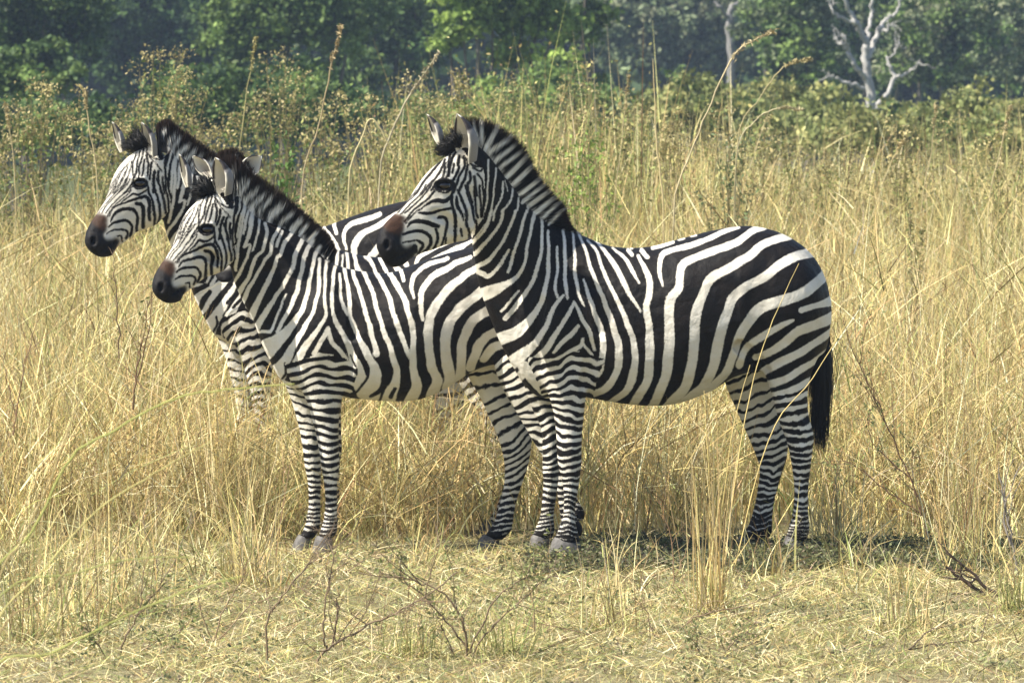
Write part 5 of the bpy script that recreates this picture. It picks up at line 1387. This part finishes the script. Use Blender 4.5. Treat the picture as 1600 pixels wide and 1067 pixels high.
def tuft(label, px, D, n, h, lean, width, weights, seed, spread=.03, bias=0.0, group='grass tufts in the foreground', droop=.12, name='grass_tuft', extra=()):
    r = np.random.default_rng(seed); bx = (px - 800) * D / F; bz = float(terrain(bx, D)); org = (bx, D, bz); T = Tuft()
    p = np.column_stack([bx + r.normal(size=n) * spread, D + r.normal(size=n) * spread, np.full(n, bz - .01)])
    hh = r.uniform(h * .45, h, n); a = r.uniform(0, 6.283, n)
    T.blades(p, hh, a, np.abs(r.normal(0, lean, n)), np.abs(r.normal(0, droop, n)), width * r.uniform(.7, 1.3, n), palette(n, weights, r), r, 5)
    q = p + r.normal(size=p.shape) * np.array((spread, spread, 0)); T.blades(q, r.uniform(.04, .14, n), r.uniform(0, 6.283, n), r.uniform(.3, 1.6, n), r.uniform(.2, 1, n), width * r.uniform(.8, 1.4, n), palette(n, (3, 2, 3, 1, 3, 1, 2, 3), r), r, 3)
    m = n; T.blades(p[:m], hh * .35, r.uniform(0, 6.283, n), np.abs(r.normal(.5, .3, n)), r.uniform(.2, .9, n), width * r.uniform(.7, 1.2, n), palette(n, (1, 1, 1, .5, 3, .3, 3, 3), r), r, 4)
    for pts, rd, col in extra:
        T.tube([P(x, y, D + d) for x, y, d in pts], [rd, rd * .8, rd * .4], col, 5, 6, .001, r)
    o = T.build(name, M_GRASS, None, org); o.location = org
    return tag(o, label, 'grass', group)
GOLD = (.66, .52, .22)
tuft('tall golden grass tuft standing before the front zebra belly', 1112, 23.5, 58, .86, .10, .0045, (6, 4, 5, 1, .5, .3, .5, .1), 701, .042,
     extra=[([(1120, 960, 0), (1165, 650, .3), (1200, 520, .5), (1248, 412, .8)], .0022, GOLD), ([(1130, 960, 0), (1200, 690, .2), (1270, 590, .4), (1345, 470, .6)], .0024, GOLD), ([(1110, 960, 0), (1108, 760, 0), (1100, 610, .1)], .0022, GOLD), ([(1115, 960, 0), (1140, 700, 0), (1172, 570, .1)], .0022, GOLD)])
tuft('small green grass tuft at the right edge near the bottom', 1585, 23.6, 60, .22, .25, .005, (.5, .5, .3, .3, 4, .2, 3, 6), 702, .03)
tuft('yellow grass tuft left of the middle zebra front hooves', 395, 24.6, 46, .58, .20, .0042, (6, 4, 5, 1, 1, .3, 1, .3), 703, .05)
tuft('sparse dry tuft with fallen stems at the lower left', 175, 23.6, 70, .6, .32, .0045, (4, 4, 3, 2, 2, 1.5, 2, .6), 704, .10)
tuft('brownish grass tuft in the bottom left corner', 60, 22.6, 90, .62, .34, .0045, (3, 3, 2, 2, 3, 2, 3, 1.5), 705, .14)
tuft('green sprouting tuft at the bottom between the two twiggy shrubs', 640, 22.0, 70, .24, .3, .004, (1, 1, 1, 1, 4, .4, 3, 4), 706, .05)
tuft('green leafy tuft at the foot of the forked twiggy shrub', 775, 22.0, 80, .26, .3, .004, (.5, .5, .5, .5, 4, .4, 3, 6), 707, .06)
tuft('straw tuft at the bottom right beneath the fallen branch', 1420, 23.0, 50, .34, .3, .004, (4, 3, 3, 2, 2, 1, 2, .6), 708, .06)
tuft('dry tuft between the golden tuft and the forked shrub', 960, 22.8, 45, .4, .2, .004, (4, 3, 3, 2, 2, 1, 2, .6), 709, .06)
tuft('dry leaning tuft at the right of the dark stemmed weed', 1520, 25.6, 90, .75, .18, .0045, (5, 4, 4, 2, 1, 1, 1, .3), 710, .09)
tuft('thin straw tuft beside the hind hooves of the front zebra', 1300, 26.4, 60, .55, .15, .0042, (5, 4, 4, 2, 1, 1, 1, .3), 711, .06)
tuft('straw tuft standing before the chest of the farthest zebra', 338, 26.9, 46, .92, .10, .0045, (5, 3, 7, 1, .5, .3, .5, .1), 712, .05)

def sweep(label, D, runs, seed):
    r = np.random.default_rng(seed); D = D - 4.5; b0 = P(*runs[0][0][0][:2], D) - np.array((.22, 0, 0)); bz = float(terrain(b0[0], D)); org = (b0[0], D, bz); T = Tuft()
    for pts, rd, col in runs:
        A_ = T.tube([np.array((b0[0], D, bz))] + [P(x, y, D + (o[0] if o else 0)) for x, y, *o in pts], [rd * .5, rd * .5, rd * .3], col, 6, 6, .001, r)
    o = T.build('long_grass', M_GRASS, None, org); o.location = org
    return tag(o, label, 'grass', 'long stems sweeping in from the left')
GS = (.40, .42, .14); GS2 = (.52, .47, .20)
sweep('longest green grass stem sweeping from the left edge up toward the middle zebra', 20.8, [([(-30, 940), (50, 830), (110, 715), (180, 672), (260, 628), (330, 612), (460, 600)], .0055, GS)], 801)
sweep('green grass stem arching low across the bottom left corner', 20.4, [([(-30, 1065), (80, 1020), (190, 965), (300, 920), (380, 900)], .0048, GS)], 802)
sweep('straight straw stem crossing the lower left from the edge', 20.9, [([(-20, 1000), (60, 900), (150, 800), (240, 740), (330, 690)], .0045, GS2)], 803)
sweep('steep pale stem at the left edge, lower left', 20.6, [([(-10, 930), (30, 850), (70, 770), (100, 690), (130, 610)], .005, (.45, .36, .18))], 804)
sweep('short brown stem leaning right in the bottom left corner', 20.2, [([(-10, 1010), (60, 940), (130, 860), (170, 800)], .0042, (.34, .25, .13))], 805)
sweep('thin stem rising from the bottom left across the pale grass', 21.0, [([(20, 1080), (90, 930), (150, 850), (250, 760), (290, 700)], .0036, (.38, .30, .15))], 806)
sweep('low green blade drooping over the lower left ground', 20.7, [([(-20, 960), (120, 895), (220, 872), (300, 870)], .004, (.34, .36, .13))], 807)
